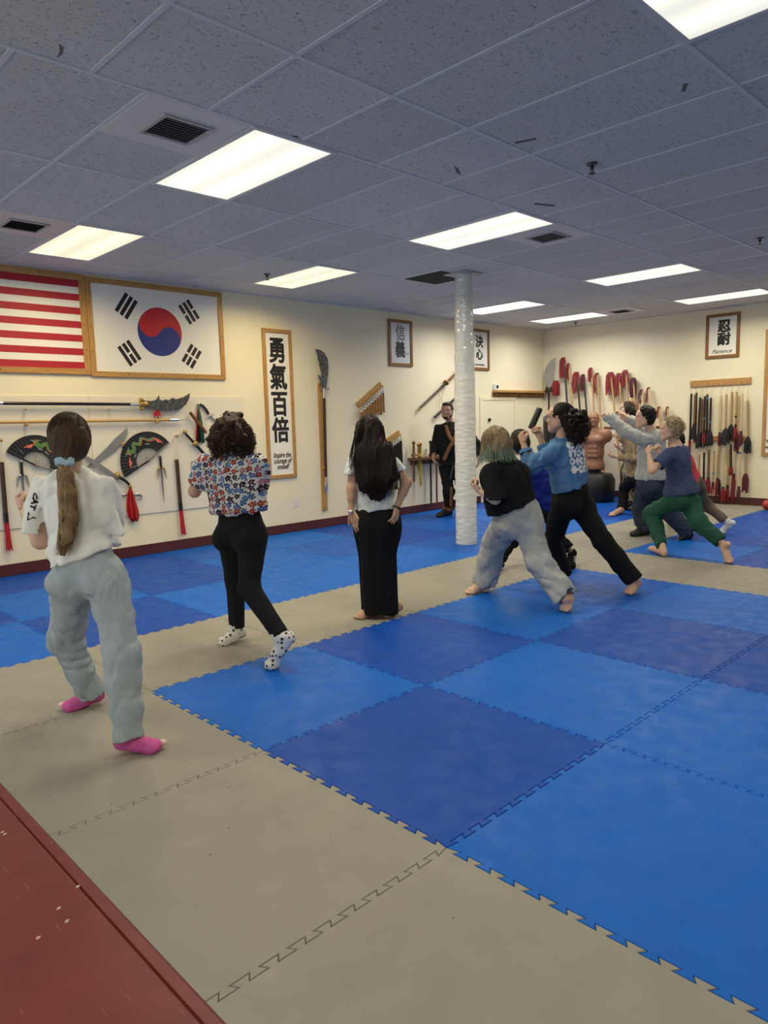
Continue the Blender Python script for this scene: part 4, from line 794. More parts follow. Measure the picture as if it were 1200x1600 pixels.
def grow(groups, h, K=.03, folds=(), pad=.03):
    """groups: dicts with prims, k, cut planes [(point, normal)] that keep the side the normal points away from, and sub prims that are hollowed out"""
    lo = np.min([pbox(p)[0] for g in groups for p in g['p']], 0)-pad; hi = np.max([pbox(p)[1] for g in groups for p in g['p']], 0)+pad
    n = np.ceil((hi-lo)/h).astype(int)+1; ax = [lo[i]+h*np.arange(n[i]) for i in range(3)]
    D = np.full(n, 1.0, np.float32)
    def sub(p, m):
        a, b = pbox(p); i0 = np.clip(np.floor((a-m-lo)/h).astype(int), 0, n-1); i1 = np.clip(np.ceil((b+m-lo)/h).astype(int)+1, 1, n)
        s = tuple(slice(x, y) for x, y in zip(i0, i1)); return s, ax[0][s[0]][:, None, None], ax[1][s[1]][None, :, None], ax[2][s[2]][None, None, :]
    for g in groups:
        k = g.get('k', .03); G = np.full(n, 1.0, np.float32)
        for p in g['p']:
            s, X, Y, Z = sub(p, k+3*h); G[s] = smin(G[s], pdist(p, X, Y, Z), k)
        for pt, nn in g.get('cut', ()):
            nn = nrm(nn); e = (ax[0][:, None, None]-pt[0])*nn[0]+(ax[1][None, :, None]-pt[1])*nn[1]+(ax[2][None, None, :]-pt[2])*nn[2]; G = np.maximum(G, e)
        for p in g.get('sub', ()):
            s, X, Y, Z = sub(p, 2*h); G[s] = np.maximum(G[s], -pdist(p, X, Y, Z))
        D = smin(D, G, g.get('K', K))
    if folds:
        I = np.nonzero(np.abs(D) < .05); P = np.stack([ax[i][I[i]] for i in range(3)], 1); dd = 0
        for f in folds:
            d, fa, fc, amp, seed = f[:5]; d = nrm(d); t = P@d; Q = (P-t[:, None]*d)*fc+t[:, None]*d*fa
            w = vnoise(Q+seed*7.3, seed); w = (1-2*np.abs(w))*.8 if len(f) > 5 and f[5] else w
            if len(f) > 6: w = w*np.exp(-((P-f[6])**2).sum(1)/f[7]**2)
            dd = dd+w*amp*1.55
        D[I] += dd.astype(np.float32)
    return nets(D, lo, h)
def mesh_of(parts, name, m, parent=None, base=None):
    vs, fs, k = [], [], 0
    for V, F in parts: vs.append(V); fs.append(F+k); k += len(V)
    V = np.concatenate(vs); F = np.concatenate(fs); me = bpy.data.meshes.new(name)
    me.vertices.add(len(V)); me.vertices.foreach_set('co', V.astype(np.float32).ravel()); me.loops.add(len(F)*4); me.loops.foreach_set('vertex_index', F.astype(np.int32).ravel())
    me.polygons.add(len(F)); me.polygons.foreach_set('loop_start', np.arange(len(F), dtype=np.int32)*4); me.update(calc_edges=True); me.validate()
    return link(name, me, m, parent, True)

RV = A3(math.sin(YAW), -math.cos(YAW), 0); UPV = A3(0, 0, 1)      # horizontal right of the view, up
def facing(right, away, up=0): return nrm(RV*right+HF*away+UPV*up)
def frame(f, up=UPV): f = nrm(f); s = nrm(np.cross(f, up)); u = np.cross(s, f); return s, f, u       # side (right hand side), forward, up
def head_groups(c, f, s=1, up=UPV, nose=1, ears=True):
    S, Fw, U = frame(f, up); A = np.array([S, Fw, U]); P = lambda x, y, z: c+(S*x+Fw*y+U*z)*s
    E = lambda x, y, z, rx, ry, rz: ell(P(x, y, z), A, (rx*s, ry*s, rz*s))
    p = [E(0, -.012, .032, .076, .094, .084), E(0, .012, -.012, .067, .078, .085), cone(P(0, .045, -.05), P(0, .066, -.088), .050*s, .028*s, ), E(0, .062, .055, .055, .035, .035)]
    for k in (-1, 1): p += [cone(P(k*.052, .0, -.045), P(k*.02, .065, -.085), .026*s, .022*s), E(k*.038, .072, -.018, .024, .018, .022), E(k*.033, .086, .030, .026, .012, .008)]
    fine = [cone(P(0, .092, .022), P(0, .108, -.022), .0085*s, .0125*s*nose), cone(P(-.012, .098, -.028), P(.012, .098, -.028), .009*s, .009*s), E(0, .094, -.052, .022, .010, .0065), E(0, .091, -.064, .019, .010, .0075)]
    gs = [dict(p=p, k=.03*s, sub=[E(k*.034, .108, .012, .017, .016, .011) for k in (-1, 1)]), dict(p=fine, k=.008, K=.012)]
    if ears:
        for k in (-1, 1):
            e0 = P(k*.078, -.008, -.002); ea = np.array([S*k*.45-Fw*.9 if 0 else nrm(S*k+Fw*-.5), nrm(Fw+S*k*.5), U])
            gs.append(dict(p=[ell(e0, ea, (.008*s, .021*s, .033*s))], sub=[ell(e0+(S*k*.009+Fw*.004)*s, ea, (.006*s, .011*s, .019*s))], K=.008, k=.01))
    return gs, P
def hand_groups(w, d, n, sgn, pose='fist', s=1):
    """w wrist, d towards the knuckles, n where the palm faces, sgn +1 right hand"""
    d = nrm(d); n = nrm(n-d*(n@d)); t = np.cross(d, n)*sgn; P = lambda a, b, c: w+(d*a+t*b+n*c)*s
    palm = [cone(w-d*.03*s, P(.02, 0, 0), .021*s, .021*s, (n, .75))] + [cone(P(.015, y*.55, 0), P(.078, y, .0), .016*s, .0125*s) for y in (.03, .011, -.010, -.028)]
    curl = {'fist': (80, 95, 65), 'relaxed': (22, 28, 18), 'flat': (6, 8, 6), 'half': (45, 55, 35)}[pose]; fing = []
    for (y, k0, L) in ((.031, .086, (.040, .025, .020)), (.011, .090, (.044, .028, .021)), (-.010, .086, (.040, .026, .020)), (-.029, .078, (.032, .020, .018))):
        p = P(k0, y, 0); a = 0; sp = t*y*(1.2 if pose in ('relaxed', 'flat') else -.3)
        for L_, c, r1, r2 in zip(L, curl, (.0098, .0088, .0080), (.0088, .0080, .0068)):
            a += math.radians(c); q = p+nrm(d*math.cos(a)+n*math.sin(a)+sp*3)*L_*s; fing.append([cone(p, q, r1*s, r2*s)]); p = q
    if pose == 'fist': th = [P(.018, .022, .006), P(.05, .040, .022), P(.068, .026, .040), P(.062, .004, .046)]
    elif pose == 'half': th = [P(.018, .022, .006), P(.048, .046, .020), P(.075, .045, .034), P(.095, .035, .044)]
    else: th = [P(.018, .022, .004), P(.045, .052, .012), P(.070, .066, .016), P(.092, .070, .018)]
    fing.append([cone(th[0], th[1], .0145*s, .012*s), cone(th[1], th[2], .0115*s, .0105*s), cone(th[2], th[3], .0105*s, .008*s)])
    gs = [dict(p=palm, k=.014*s)]; q = []
    for i in range(0, 12, 3): gs.append(dict(p=[x[0] for x in fing[i:i+3]], k=.004, K=.005))
    gs.append(dict(p=fing[12], k=.006, K=.010)); return gs
def foot_prims(a, b, td, s=1, toes=True):
    """a ankle, b ball of the foot, td where the toes point"""
    td = nrm(td); g = nrm(b-a); dn = nrm(-UPV-g*(-UPV@g)); side = nrm(np.cross(td, UPV)) if abs(td[2]) < .9 else nrm(np.cross(g, UPV)); hl = a+dn*.042*s-g*.022*s
    up = np.cross(side, td)
    p = [cone(a-dn*.04*s, a, .034*s, .033*s), ell(hl, np.array([nrm(np.cross(g, dn)), g, dn]), (.031*s, .034*s, .034*s)), cone(a+dn*.004*s, b+up*.004, .034*s, .026*s), cone(hl+dn*.008*s, b, .026*s, .024*s),
         cone(b-side*.024*s, b+side*.026*s, .020*s, .019*s), cone(a+g*.05*s+dn*.02*s, b, .032*s, .026*s)]
    t = []
    if toes:
        for k, (o, L, r) in enumerate(((-.027, .046, .0135), (-.007, .044, .0105), (.009, .040, .0098), (.023, .033, .0092), (.036, .024, .0088))):
            t.append(cone(b+side*o*s*foot_prims.sg, b+side*o*s*foot_prims.sg+td*L*s-UPV*.006, r*1.05*s, r*s))
    return p, t
foot_prims.sg = 1
def bone_check(nm, J):
    L = lambda a, b: np.linalg.norm(J[a]-J[b])
    print(nm, 'torso %.2f sh %.2f | ' % (L('pel', 'nk'), L('sl', 'sr')) + ' '.join('%s%s %.2f' % (a, sd, L(a+sd, b+sd)) for sd in 'lr' for a, b in (('s', 'e'), ('e', 'w'), ('h', 'k'), ('k', 'a'))))
def torso_axes(J):
    up = nrm(J['nk']-J['pel']); sd = J['sr']-J['sl']; sd = nrm(sd-up*(sd@up)); return sd, np.cross(up, sd), up
def torso_prims(J, s, inf=0, fem=1):
    sd, fw, up = torso_axes(J); hp = nrm(J['hr']-J['hl']); L = J['nk']-J['pel']; w = np.linalg.norm(J['sr']-J['sl'])/2; A = np.array([sd, fw, up])
    return [ell(J['pel']+L*.70, A, (w*.86+inf, .105*s+inf, .175*s+inf)), ell(J['pel']+L*.36, A, (w*.72*(.92 if fem else 1)+inf, .092*s+inf, .16*s+inf)), ell(J['pel'], np.array([hp, np.cross(up, hp), up]), (w*.90+inf, .105*s+inf, .12*s+inf)),
            cone(J['sl']*.85+J['sr']*.15, J['sr']*.85+J['sl']*.15, .052*s+inf, .052*s+inf), cone(J['pel']+L*.88, J['nk'], .075*s+inf*.5, .055*s)] + \
           [ell(J[k]-fw*.035*s-up*.03*s, np.eye(3), (.078*s+inf*1.5,)*3) for k in ('hl', 'hr')]
def person(name_label, J, s, skin, fd, group=None, h=(.012, .0065, .0048, .0065), hands=(), feet=(), head=True, up=UPV, ears=True, hidden_body=False):
    """body: one continuous mesh (trunk and limbs, finer head, hands and feet)"""
    base = A3(*((J['al']+J['ar'])/2)[:2], 0); t = thing('person', name_label, 'person', base, group)
    g = [dict(p=torso_prims(J, s, -.012), k=.05)]
    for d in 'lr':
        g.append(dict(p=[cone(J['s'+d], J['e'+d], .046*s, .038*s), cone(J['e'+d], J['w'+d], .038*s, .024*s), cone(J['e'+d], J['e'+d]*.6+J['w'+d]*.4, .036*s, .036*s)], k=.02))
        g.append(dict(p=[cone(J['h'+d], J['k'+d], .078*s, .050*s), cone(J['k'+d], J['a'+d], .048*s, .032*s), ell(J['k'+d]*.68+J['a'+d]*.32, np.eye(3), (.052*s,)*3)], k=.03))
    g.append(dict(p=[cone(J['nk']-UPV*.02, J['hd']+UPV*(-.03*s)-fd*.012, .052*s, .050*s)], k=.02, K=.04))
    parts = [grow(g, h[0], .03)]
    if head: hg, P = head_groups(J['hd'], fd, s if s > .9 else .94*s+.06, up, ears=ears); parts.append(grow(hg, h[1], .012)); t['_']= 0; del t['_']
    for (d, dv, n, pose) in hands: parts.append(grow(hand_groups(J['w'+d], dv, n, 1 if d == 'r' else -1, pose, s*.98), h[2], .008, pad=.015))
    for (d, b, td) in feet:
        foot_prims.sg = 1 if d == 'r' else -1; p, tt = foot_prims(J['a'+d], b, td, s*.96); parts.append(grow([dict(p=p, k=.03), dict(p=tt, k=.004, K=.010)], h[3], pad=.035))
    mesh_of(parts, 'body', skin, t); return t
def footwear(t, name, J, d, b, td, s, m, inf=.006, top=.0, h=.0065, toecap=True, sole=None):
    foot_prims.sg = 1 if d == 'r' else -1; p, tt = foot_prims(J['a'+d], b, td, s*.96); td = nrm(td)
    q = [('c', x[1], x[2], x[3]+inf, x[4]+inf, x[5]) if x[0] == 'c' else ell(x[1], x[2], x[3]+inf) for x in p]; a = J['a'+d]; kd = nrm(J['k'+d]-a)
    if top: q.append(cone(a, a+kd*top, .036*s+inf*.6, .039*s+inf*.6))
    if toecap: q += [cone(b, b+td*.03*s, .026*s+inf*.3, .021*s+inf*.3, (UPV, .8)), cone(b-np.cross(td, UPV)*.018*s, b+td*.026*s-np.cross(td, UPV)*.012*s, .020*s, .017*s), cone(b+np.cross(td, UPV)*.018*s, b+td*.022*s+np.cross(td, UPV)*.012*s, .020*s, .017*s)]
    g = dict(p=q, k=.022)
    if top: g['cut'] = [(a+kd*top, kd)]
    o = mesh_of([grow([g], h, folds=[((0, 0, 1), 60, 30, .0018, 5)], pad=.04)], name, m, t); return o
def scalp(hc, A, r, knot, n, rn, rad, m, parent, name='hair_strands', lo=-.5, hi=.95, back=.55, lift=1.01, wob=.02, tail=None):
    """strands that lie on the head from the hairline to a gathering point"""
    A = np.array(A); r = np.array(r); K = A@(knot-hc)/r; out = []
    for i in range(n):
        th = rn.uniform(-PI, PI); y = rn.uniform(-.1, back); z = math.sin(th); d0 = nrm(A3(math.cos(th)*math.sqrt(max(0, 1-y*y)), y, z*math.sqrt(max(0, 1-y*y))))
        if d0[2] < lo: continue
        ph = rn.uniform(0, 6); P = []
        for k in range(10):
            f = k/9; d = d0*(1-f)+nrm(K)*f; d = nrm(d)*(lift+rn.uniform(-.004, .006)); d = d+A3(math.sin(f*5+ph), 0, math.cos(f*4+ph))*wob*math.sin(f*PI); P.append(hc+A.T@(d*r))
        out.append(np.array(P))
    return strands(out, rad, name, m, parent)
def eyes(t, c, fd, s, up=UPV, iris=(.05, .03, .02), brow=None):
    S, Fw, U = frame(fd, up); P = lambda x, y, z: c+(S*x+Fw*y+U*z)*s
    for k in (-1, 1):
        e = MB().ball(P(k*.033, .083, .012), .0125*s, 10, 8).build('eye', mat('eye_white', (.62, .60, .56), .25), t, True)
        MB().ball(P(k*.033, .0925, .012), (.0055*s, .0045*s, .0055*s), 8, 6, np.array([S, Fw, U])).build('iris', mat('iris_dark', iris, .2), e, True)
        if brow: MB().tube([P(k*.018, .098, .031), P(k*.034, .099, .036), P(k*.052, .090, .031)], [.004*s, .0045*s, .002*s], 6, .6).build('eyebrow', brow, t, True)
def strands(paths, rad, name, m, parent):
    cu = bpy.data.curves.new(name, 'CURVE'); cu.dimensions = '3D'; cu.bevel_depth = rad; cu.bevel_resolution = 0; cu.resolution_u = 2; cu.use_fill_caps = False
    for P in paths:
        sp = cu.splines.new('POLY'); n = len(P); sp.points.add(n-1); q = np.ones((n, 4), np.float32); q[:, :3] = P; sp.points.foreach_set('co', q.ravel())
        r = np.linspace(1, .35, n); sp.points.foreach_set('radius', r.astype(np.float32))
    cu.materials.append(m); o = bpy.data.objects.new(name, cu); C.objects.link(o)
    dg = bpy.context.evaluated_depsgraph_get(); me = bpy.data.meshes.new_from_object(o.evaluated_get(dg)); bpy.data.objects.remove(o); me.materials.clear(); return link(name, me, m, parent, True)
def hair_mat(name, c1, c2, rough=.42, zdir=(70, 70, 5)):
    m = wood(name, c1, c2, rough, zdir); m.node_tree.nodes['Principled BSDF'].inputs['Specular IOR Level'].default_value = .2; return m
def cloth(name, col, var=.05, bump=.25, bs=350, rough=.85): return mat(name, col, rough, var=var, vscale=4, bump=bump, bscale=bs, spec=.2)
def J_(**k): return {n: DP(*v) for n, v in k.items()}
SKIN = lambda nm, c: mat(nm, c, .48, var=.05, vscale=12, sss=.12, spec=.4)
# ---------------------------------------------------------------- girl in white tee, light blue sweatpants, pink socks
SK1 = SKIN('skin_fair', (.64, .41, .30))
J = J_(pel=(138, 893, 3.27), nk=(112, 742, 3.23), hd=(108, 688, 3.26), sl=(66, 764, 3.27), sr=(160, 762, 3.22), el=(63, 846, 3.34), wl=(37, 798, 3.50), er=(174, 828, 3.37), wr=(160, 780, 3.52),
       hl=(114, 905, 3.31), hr=(166, 900, 3.23), kl=(104, 1002, 3.50), al=(142, 1086, 3.50), kr=(190, 1020, 3.13), ar=(203, 1150, 3.02)); bone_check('P1', J)
s = .90; fd = facing(-.45, .9); bl = FL(112, 1103, .022); tdl = nrm(bl-FL(150, 1105, .022)); br = FL(236, 1167, .022); tdr = nrm(br-FL(196, 1180, .022))
J['al'] = FL(143, 1103, 0)+A3(0, 0, .075); J['ar'] = FL(203, 1176, 0)+A3(0, 0, .075)
P1 = person('girl with long ponytail in white tee and light blue sweatpants, pink socks', J, s, SK1, fd, hands=[('l', J['wl']-J['el']+UPV*.12, RV*.9-HF*.1, 'fist')])
tee = cloth('white_jersey', (.84, .83, .78)); sd, fw, up = torso_axes(J); L = J['nk']-J['pel']
hemL, hemR = DP(73, 892, 3.27), DP(186, 852, 3.25); hn = np.cross(hemR-hemL, HF+UPV*.0); hn = hn if hn[2] < 0 else -hn
body = [ell(J['pel']+L*.68, np.array([sd, fw, up]), (.165, .115, .17)), ell(J['pel']+L*.36, np.array([sd, fw, up]), (.160, .120, .22)), ell(J['pel']+L*.06, np.array([sd, fw, up]), (.172, .135, .20)), cone(J['sl']*.9+J['sr']*.1, J['sr']*.9+J['sl']*.1, .060, .060), cone(J['pel']+L*.85, J['nk']-up*.01, .085, .058), cone(DP(165, 800, 3.2), DP(190, 832, 3.2), .05, .028)]
def sleeve(a, b, f, r1, r2, cutoff=0): q = a+(b-a)*f; return dict(p=[cone(a, q+(b-a)*.2, r1, r2)], cut=[(q, b-a)], sub=[cone(q-(b-a)*.04, q+(b-a)*.3, r2-.026, r2-.024)], k=.02, K=.03)
fo = [(up, 5, 16, .010, 1, 1), (sd+up*.7, 6, 22, .006, 2, 1), (up, 14, 26, .004, 3)]
tp = mesh_of([grow([dict(p=body, k=.05, cut=[(hemL, hn)]), sleeve(J['sl'], J['el'], .74, .068, .090), sleeve(J['sr'], J['er'], .8, .066, .075)], .0075, .03, fo)], 'tee_shirt', tee, P1)
PT = cloth('light_blue_fleece', (.36, .41, .44))
def trousers(t, J, m, wst, wn, r, rk, ra, cuffs=(), s=1, h=.008, name='sweatpants', folds=None, hipr=(.165, .125, .14), flat=None, seat=.092, cutl=None, knee_out=0):
    sdp = nrm(J['hr']-J['hl']); up = nrm(J['nk']-J['pel']); fwp = np.cross(UPV, sdp); A = np.array([sdp, fwp, np.cross(sdp, fwp)]); gs = []
    hip = [ell(J['pel']+UPV*.01, A, hipr)]+[ell(J[k]-fwp*.045*s-UPV*.02*s, np.eye(3), (seat*s,)*3) for k in ('hl', 'hr')]+[cone(J['pel'], J['pel']+up*.14, hipr[0]*.86, hipr[0]*.80, (fwp, hipr[1]/hipr[0]))]
    gs.append(dict(p=hip, k=.04, cut=[(wst, wn)]))
    for d in 'lr':
        a, k, e = J['h'+d], J['k'+d], J['a'+d]; dn = nrm(e-k); q = e+dn*(cutl or {'l': 0, 'r': 0})[d]
        gs.append(dict(p=[cone(a, k, r, rk), cone(k, q+dn*.05, rk, ra)], k=.035, cut=[(q, dn)], sub=[cone(q-dn*.010, q+dn*.08, ra-.028, ra-.026)] if ra > .07 else [], K=.035))
    return mesh_of([grow(gs, h, .035, folds or [(UPV, 5, 14, .010, 4, 1), (UPV+sdp*.5, 16, 9, .007, 5, 1), (UPV, 25, 14, .003, 6)])], name, m, t)
wst = DP(130, 835, 3.27)
trousers(P1, J, PT, wst, up, .100, .084, .073, s=.9, seat=.10, hipr=(.158, .118, .14), cutl={'l': .025, 'r': .02},
         folds=[(UPV+RV*.35, 3, 13, .0065, 14, 1), (UPV-RV*.8, 6, 19, .005, 5, 1), (UPV+RV*.4, 10, 34, .0022, 15, 1), (UPV, 20, 7, .008, 6, 1, DP(135, 1045, 3.5), .12), (UPV, 18, 8, .006, 7, 1, DP(202, 1105, 3.05), .11)], h=.0065)
MS = cloth('pink_sock', (.62, .12, .35), bs=500)
for d, b_, td in (('l', bl, tdl), ('r', br, tdr)):
    o = footwear(P1, 'sock', J, d, b_, td, s*.98, MS, .004, .05)
    MB().ball(b_+td*.052+UPV*.004, (.022, .022, .014), 10, 8).build('toe_patch', mat('pale_sock_toe', (.75, .55, .50), .8), o, True)
# sleeve print
def wrap_on(o, target, off=.0025): 
    m = o.modifiers.new('w', 'SHRINKWRAP'); m.target = target; m.wrap_method = 'PROJECT'; m.use_negative_direction = True; m.use_positive_direction = True; m.offset = off; m.use_project_x = m.use_project_y = m.use_project_z = False; return m
def decal(txt, size, at, xd, zd, target, m, name='print', bold=.001):
    """lettering printed on cloth: each letter's outline laid on the surface along its own facing"""
    o = text(txt, size, name, m, None, (0, 0, 0), (1, 0, 0), (0, 0, 1), bold=bold, depth=.0002)
    X = nrm(xd); Z = nrm(zd-X*(zd@X)); Yn = np.cross(X, Z); me = o.data; tm = target.data
    from mathutils.bvhtree import BVHTree
    bv = BVHTree.FromPolygons([v.co.copy() for v in tm.vertices], [tuple(p.vertices) for p in tm.polygons])
    for v in me.vertices:
        p = at+X*v.co.x+Z*v.co.z; hit = bv.ray_cast(Vector(p+Yn*.25), Vector(-Yn))
        q = np.array(hit[0]) if hit[0] else p; v.co = Vector(q+Yn*.0022)
    o.parent = target; return o
c0 = DP(47, 783, 3.2); vert = nrm(DP(42.5, 806, 3.2)-DP(50, 770, 3.2))
decal('CAT', .040, c0, vert, np.cross(-HF-RV*.35, vert), tp, M_ink, 'lettering', .0022)
decal('△', .044, DP(42, 808, 3.2), vert, np.cross(-HF-RV*.35, vert), tp, M_ink, 'print_mark', .0015)
# hair: smooth cap drawn into a low ponytail
H1 = hair_mat('light_brown_hair', (.032, .018, .010), (.075, .044, .022), .55); H1b = hair_mat('golden_hair_ends', (.14, .082, .034), (.30, .20, .10), .4)
S, Fw, U = frame(fd); A = np.array([S, Fw, U]); hc = J['hd']
cap = dict(p=[ell(hc-Fw*.012+U*.030, A, (.088, .104, .098)), ell(hc-Fw*.035-U*.015, A, (.080, .085, .085)), cone(hc-Fw*.06-U*.03, DP(101, 720, 3.15), .06, .028)], k=.04, cut=[(hc+Fw*.045+U*.03, Fw-U*.35), (hc+Fw*.012-U*.055, Fw*.55-U*.6)])
knot = DP(101, 722, 3.13)
rays = nrm(knot-hc)
hcap = mesh_of([grow([cap], .005, folds=[(UPV-Fw*.3, 6, 75, .0028, 3, 1), (UPV-Fw*.2, 3, 160, .0013, 9)], pad=.02)], 'hair', H1, P1)
scalp(hc-Fw*.012+U*.030, A, (.088, .104, .098), knot, 900, random.Random(2), .0009, H1, hcap)
tail = [DP(101, 722, 3.13), DP(102, 742, 3.10), DP(105, 772, 3.09), DP(107, 805, 3.09), DP(104, 838, 3.09), DP(97, 866, 3.10)]
rn = random.Random(5)
def lerp_path(P, n):
    P = np.array(P); t = np.linspace(0, len(P)-1, n); i = np.minimum(t.astype(int), len(P)-2); f = (t-i)[:, None]
    p0, p1, p2, p3 = P[np.maximum(i-1, 0)], P[i], P[i+1], P[np.minimum(i+2, len(P)-1)]
    return .5*(2*p1+(p2-p0)*f+(2*p0-5*p1+4*p2-p3)*f*f+(3*p1-p0-3*p2+p3)*f**3)
def lock(P, wid, n, rn, nseg=16, wob=.006, depth=.6):
    base = lerp_path(P, nseg); out = []; W_ = np.interp(np.linspace(0, 1, nseg), np.linspace(0, 1, len(wid)), wid)
    for k in range(n):
        a, r = rn.uniform(0, 2*PI), math.sqrt(rn.random()); ph = rn.uniform(0, 9); cut = rn.randint(int(nseg*.78), nseg); tt = np.linspace(0, 1, nseg)
        q = base+(RV*math.cos(a)*r)[None]*W_[:, None]+(HF*math.sin(a)*r*depth)[None]*W_[:, None]+RV[None]*(np.sin(tt*7+ph)*wob*tt)[:, None]+UPV[None]*(rn.uniform(-.01, .01)*tt)[:, None]
        out.append(q[:cut])
    return out
tl = [cone(tail[i], tail[i+1], a_, b_) for i, (a_, b_) in enumerate(((.022, .030), (.030, .036), (.036, .036), (.036, .028), (.028, .012)))]
mesh_of([grow([dict(p=tl, k=.03)], .0055, folds=[(UPV, 3, 90, .005, 4, 1), (UPV, 3, 180, .002, 8)], pad=.02)], 'ponytail', H1b, P1)
strands(lock(tail, [.018, .034, .040, .042, .042, .038], 420, rn), .0011, 'ponytail_strands', H1b, P1)
sc = MB()
for k in range(9):
    a = 2*PI*k/9; sc.ball(knot+RV*math.cos(a)*.026+UPV*math.sin(a)*.016-HF*.004, (.018, .018, .015), 8, 6)
mesh_of([grow([dict(p=[ballp(knot+RV*math.cos(a)*.027+UPV*math.sin(a*2)*.008+HF*math.sin(a)*.024, .017) for a in np.linspace(0, 2*PI, 11)[:-1]], k=.012)], .005, folds=[(UPV, 60, 60, .004, 2, 1)], pad=.02)], 'scrunchie', cloth('pale_blue_scrunchie', (.36, .52, .62)), P1)
# ---------------------------------------------------------------- woman with curly bob, floral blouse, black leggings
SK2 = SKIN('skin_warm', (.56, .34, .24))
def blobs(m):                                          # flowers printed on the cloth, laid out on the cloth's own flat pattern
    N, Lk = m.node_tree.nodes, m.node_tree.links; b = N['Principled BSDF']
    uv = N.new('ShaderNodeUVMap'); uv.uv_map = 'pattern'
    def layer(scale, base, amp, petals, ramp, prev, off=0, jit=.55, core=None):
        mp = N.new('ShaderNodeMapping'); mp.inputs['Scale'].default_value = (scale,)*3; mp.inputs['Location'].default_value = (off, off*.7, 0); Lk.new(uv.outputs[0], mp.inputs[0])
        v = N.new('ShaderNodeTexVoronoi'); v.voronoi_dimensions = '2D'; v.inputs['Scale'].default_value = 1; v.inputs['Randomness'].default_value = jit; Lk.new(mp.outputs[0], v.inputs['Vector'])
        df = N.new('ShaderNodeVectorMath'); df.operation = 'SUBTRACT'; Lk.new(mp.outputs[0], df.inputs[0]); Lk.new(v.outputs['Position'], df.inputs[1])
        sp = N.new('ShaderNodeSeparateXYZ'); Lk.new(df.outputs[0], sp.inputs[0])
        at = N.new('ShaderNodeMath'); at.operation = 'ARCTAN2'; Lk.new(sp.outputs[0], at.inputs[0]); Lk.new(sp.outputs[1], at.inputs[1])
        cs = N.new('ShaderNodeSeparateColor'); Lk.new(v.outputs['Color'], cs.inputs[0])
        ml = N.new('ShaderNodeMath'); ml.operation = 'MULTIPLY_ADD'; ml.inputs[1].default_value = petals/2; Lk.new(at.outputs[0], ml.inputs[0]); Lk.new(cs.outputs[1], ml.inputs[2])
        co = N.new('ShaderNodeMath'); co.operation = 'COSINE'; Lk.new(ml.outputs[0], co.inputs[0]); ab = N.new('ShaderNodeMath'); ab.operation = 'ABSOLUTE'; Lk.new(co.outputs[0], ab.inputs[0])
        pw = N.new('ShaderNodeMath'); pw.operation = 'POWER'; pw.inputs[1].default_value = .6; Lk.new(ab.outputs[0], pw.inputs[0])
        rr = N.new('ShaderNodeMath'); rr.operation = 'MULTIPLY_ADD'; rr.inputs[1].default_value = amp; rr.inputs[2].default_value = base; Lk.new(pw.outputs[0], rr.inputs[0])
        ln = N.new('ShaderNodeVectorMath'); ln.operation = 'LENGTH'; Lk.new(df.outputs[0], ln.inputs[0])
        lt = N.new('ShaderNodeMath'); lt.operation = 'LESS_THAN'; Lk.new(ln.outputs['Value'], lt.inputs[0]); Lk.new(rr.outputs[0], lt.inputs[1])
        r = N.new('ShaderNodeValToRGB'); r.color_ramp.interpolation = 'CONSTANT'; els = r.color_ramp.elements
        while len(els) < len(ramp): els.new(.5)
        for e, (p, c) in zip(els, ramp): e.position = p; e.color = (*c, 1)
        Lk.new(cs.outputs[0], r.inputs[0]); mx = N.new('ShaderNodeMixRGB'); Lk.new(lt.outputs[0], mx.inputs[0]); Lk.new(r.outputs[0], mx.inputs[2])
        if isinstance(prev, tuple): mx.inputs[1].default_value = (*prev, 1)
        else: Lk.new(prev, mx.inputs[1])
        if core:
            l2 = N.new('ShaderNodeMath'); l2.operation = 'LESS_THAN'; l2.inputs[1].default_value = core[0]; Lk.new(ln.outputs['Value'], l2.inputs[0]); m2 = N.new('ShaderNodeMixRGB'); m2.inputs[2].default_value = (*core[1], 1); Lk.new(l2.outputs[0], m2.inputs[0]); Lk.new(mx.outputs[0], m2.inputs[1]); return m2.outputs[0]
        return mx.outputs[0]
    return layer, b, Lk
def uv_wrap(o, c, up, fw, R):                          # a flat cloth pattern wrapped round the trunk
    me = o.data; uv = me.uv_layers.new(name='pattern'); up = nrm(up); fw = nrm(fw-up*(fw@up)); sd = np.cross(fw, up)
    V = np.empty(len(me.vertices)*3, np.float32); me.vertices.foreach_get('co', V); V = V.reshape(-1, 3)+np.array(o.parent.location)*0-c
    u = V@sd; w = V@up; I = np.empty(len(me.loops), np.int32); me.loops.foreach_get('vertex_index', I)
    uv.data.foreach_set('uv', np.stack([u[I], w[I]], 1).astype(np.float32).ravel())
FLOR = cloth('floral_print', (.7, .69, .66)); layer, b_, Lk = blobs(FLOR)
k1 = layer(40, .10, .20, 3, [(0, (.02, .04, .03)), (.5, (.03, .05, .10))], (.62, .61, .57), .3, 1)
k2 = layer(24, .17, .27, 5, [(0, (.035, .10, .30)), (.30, (.33, .035, .02)), (.50, (.035, .010, .035)), (.68, (.42, .16, .24)), (.85, (.06, .16, .38))], k1, 0, .45, (.085, (.55, .42, .25)))
Lk.new(k2, b_.inputs['Base Color'])
J = J_(pel=(376, 822, 4.42), nk=(362, 712, 4.42), hd=(362, 676, 4.44), sl=(320, 727, 4.47), sr=(403, 725, 4.40), el=(304, 768, 4.52), wl=(322, 733, 4.72), er=(408, 768, 4.55), wr=(388, 735, 4.74),
       hl=(361, 835, 4.48), hr=(395, 836, 4.38), kl=(368, 905, 4.66), al=(371, 980, 4.61), kr=(389, 918, 4.28), ar=(441, 996, 4.08)); bone_check('P2', J)
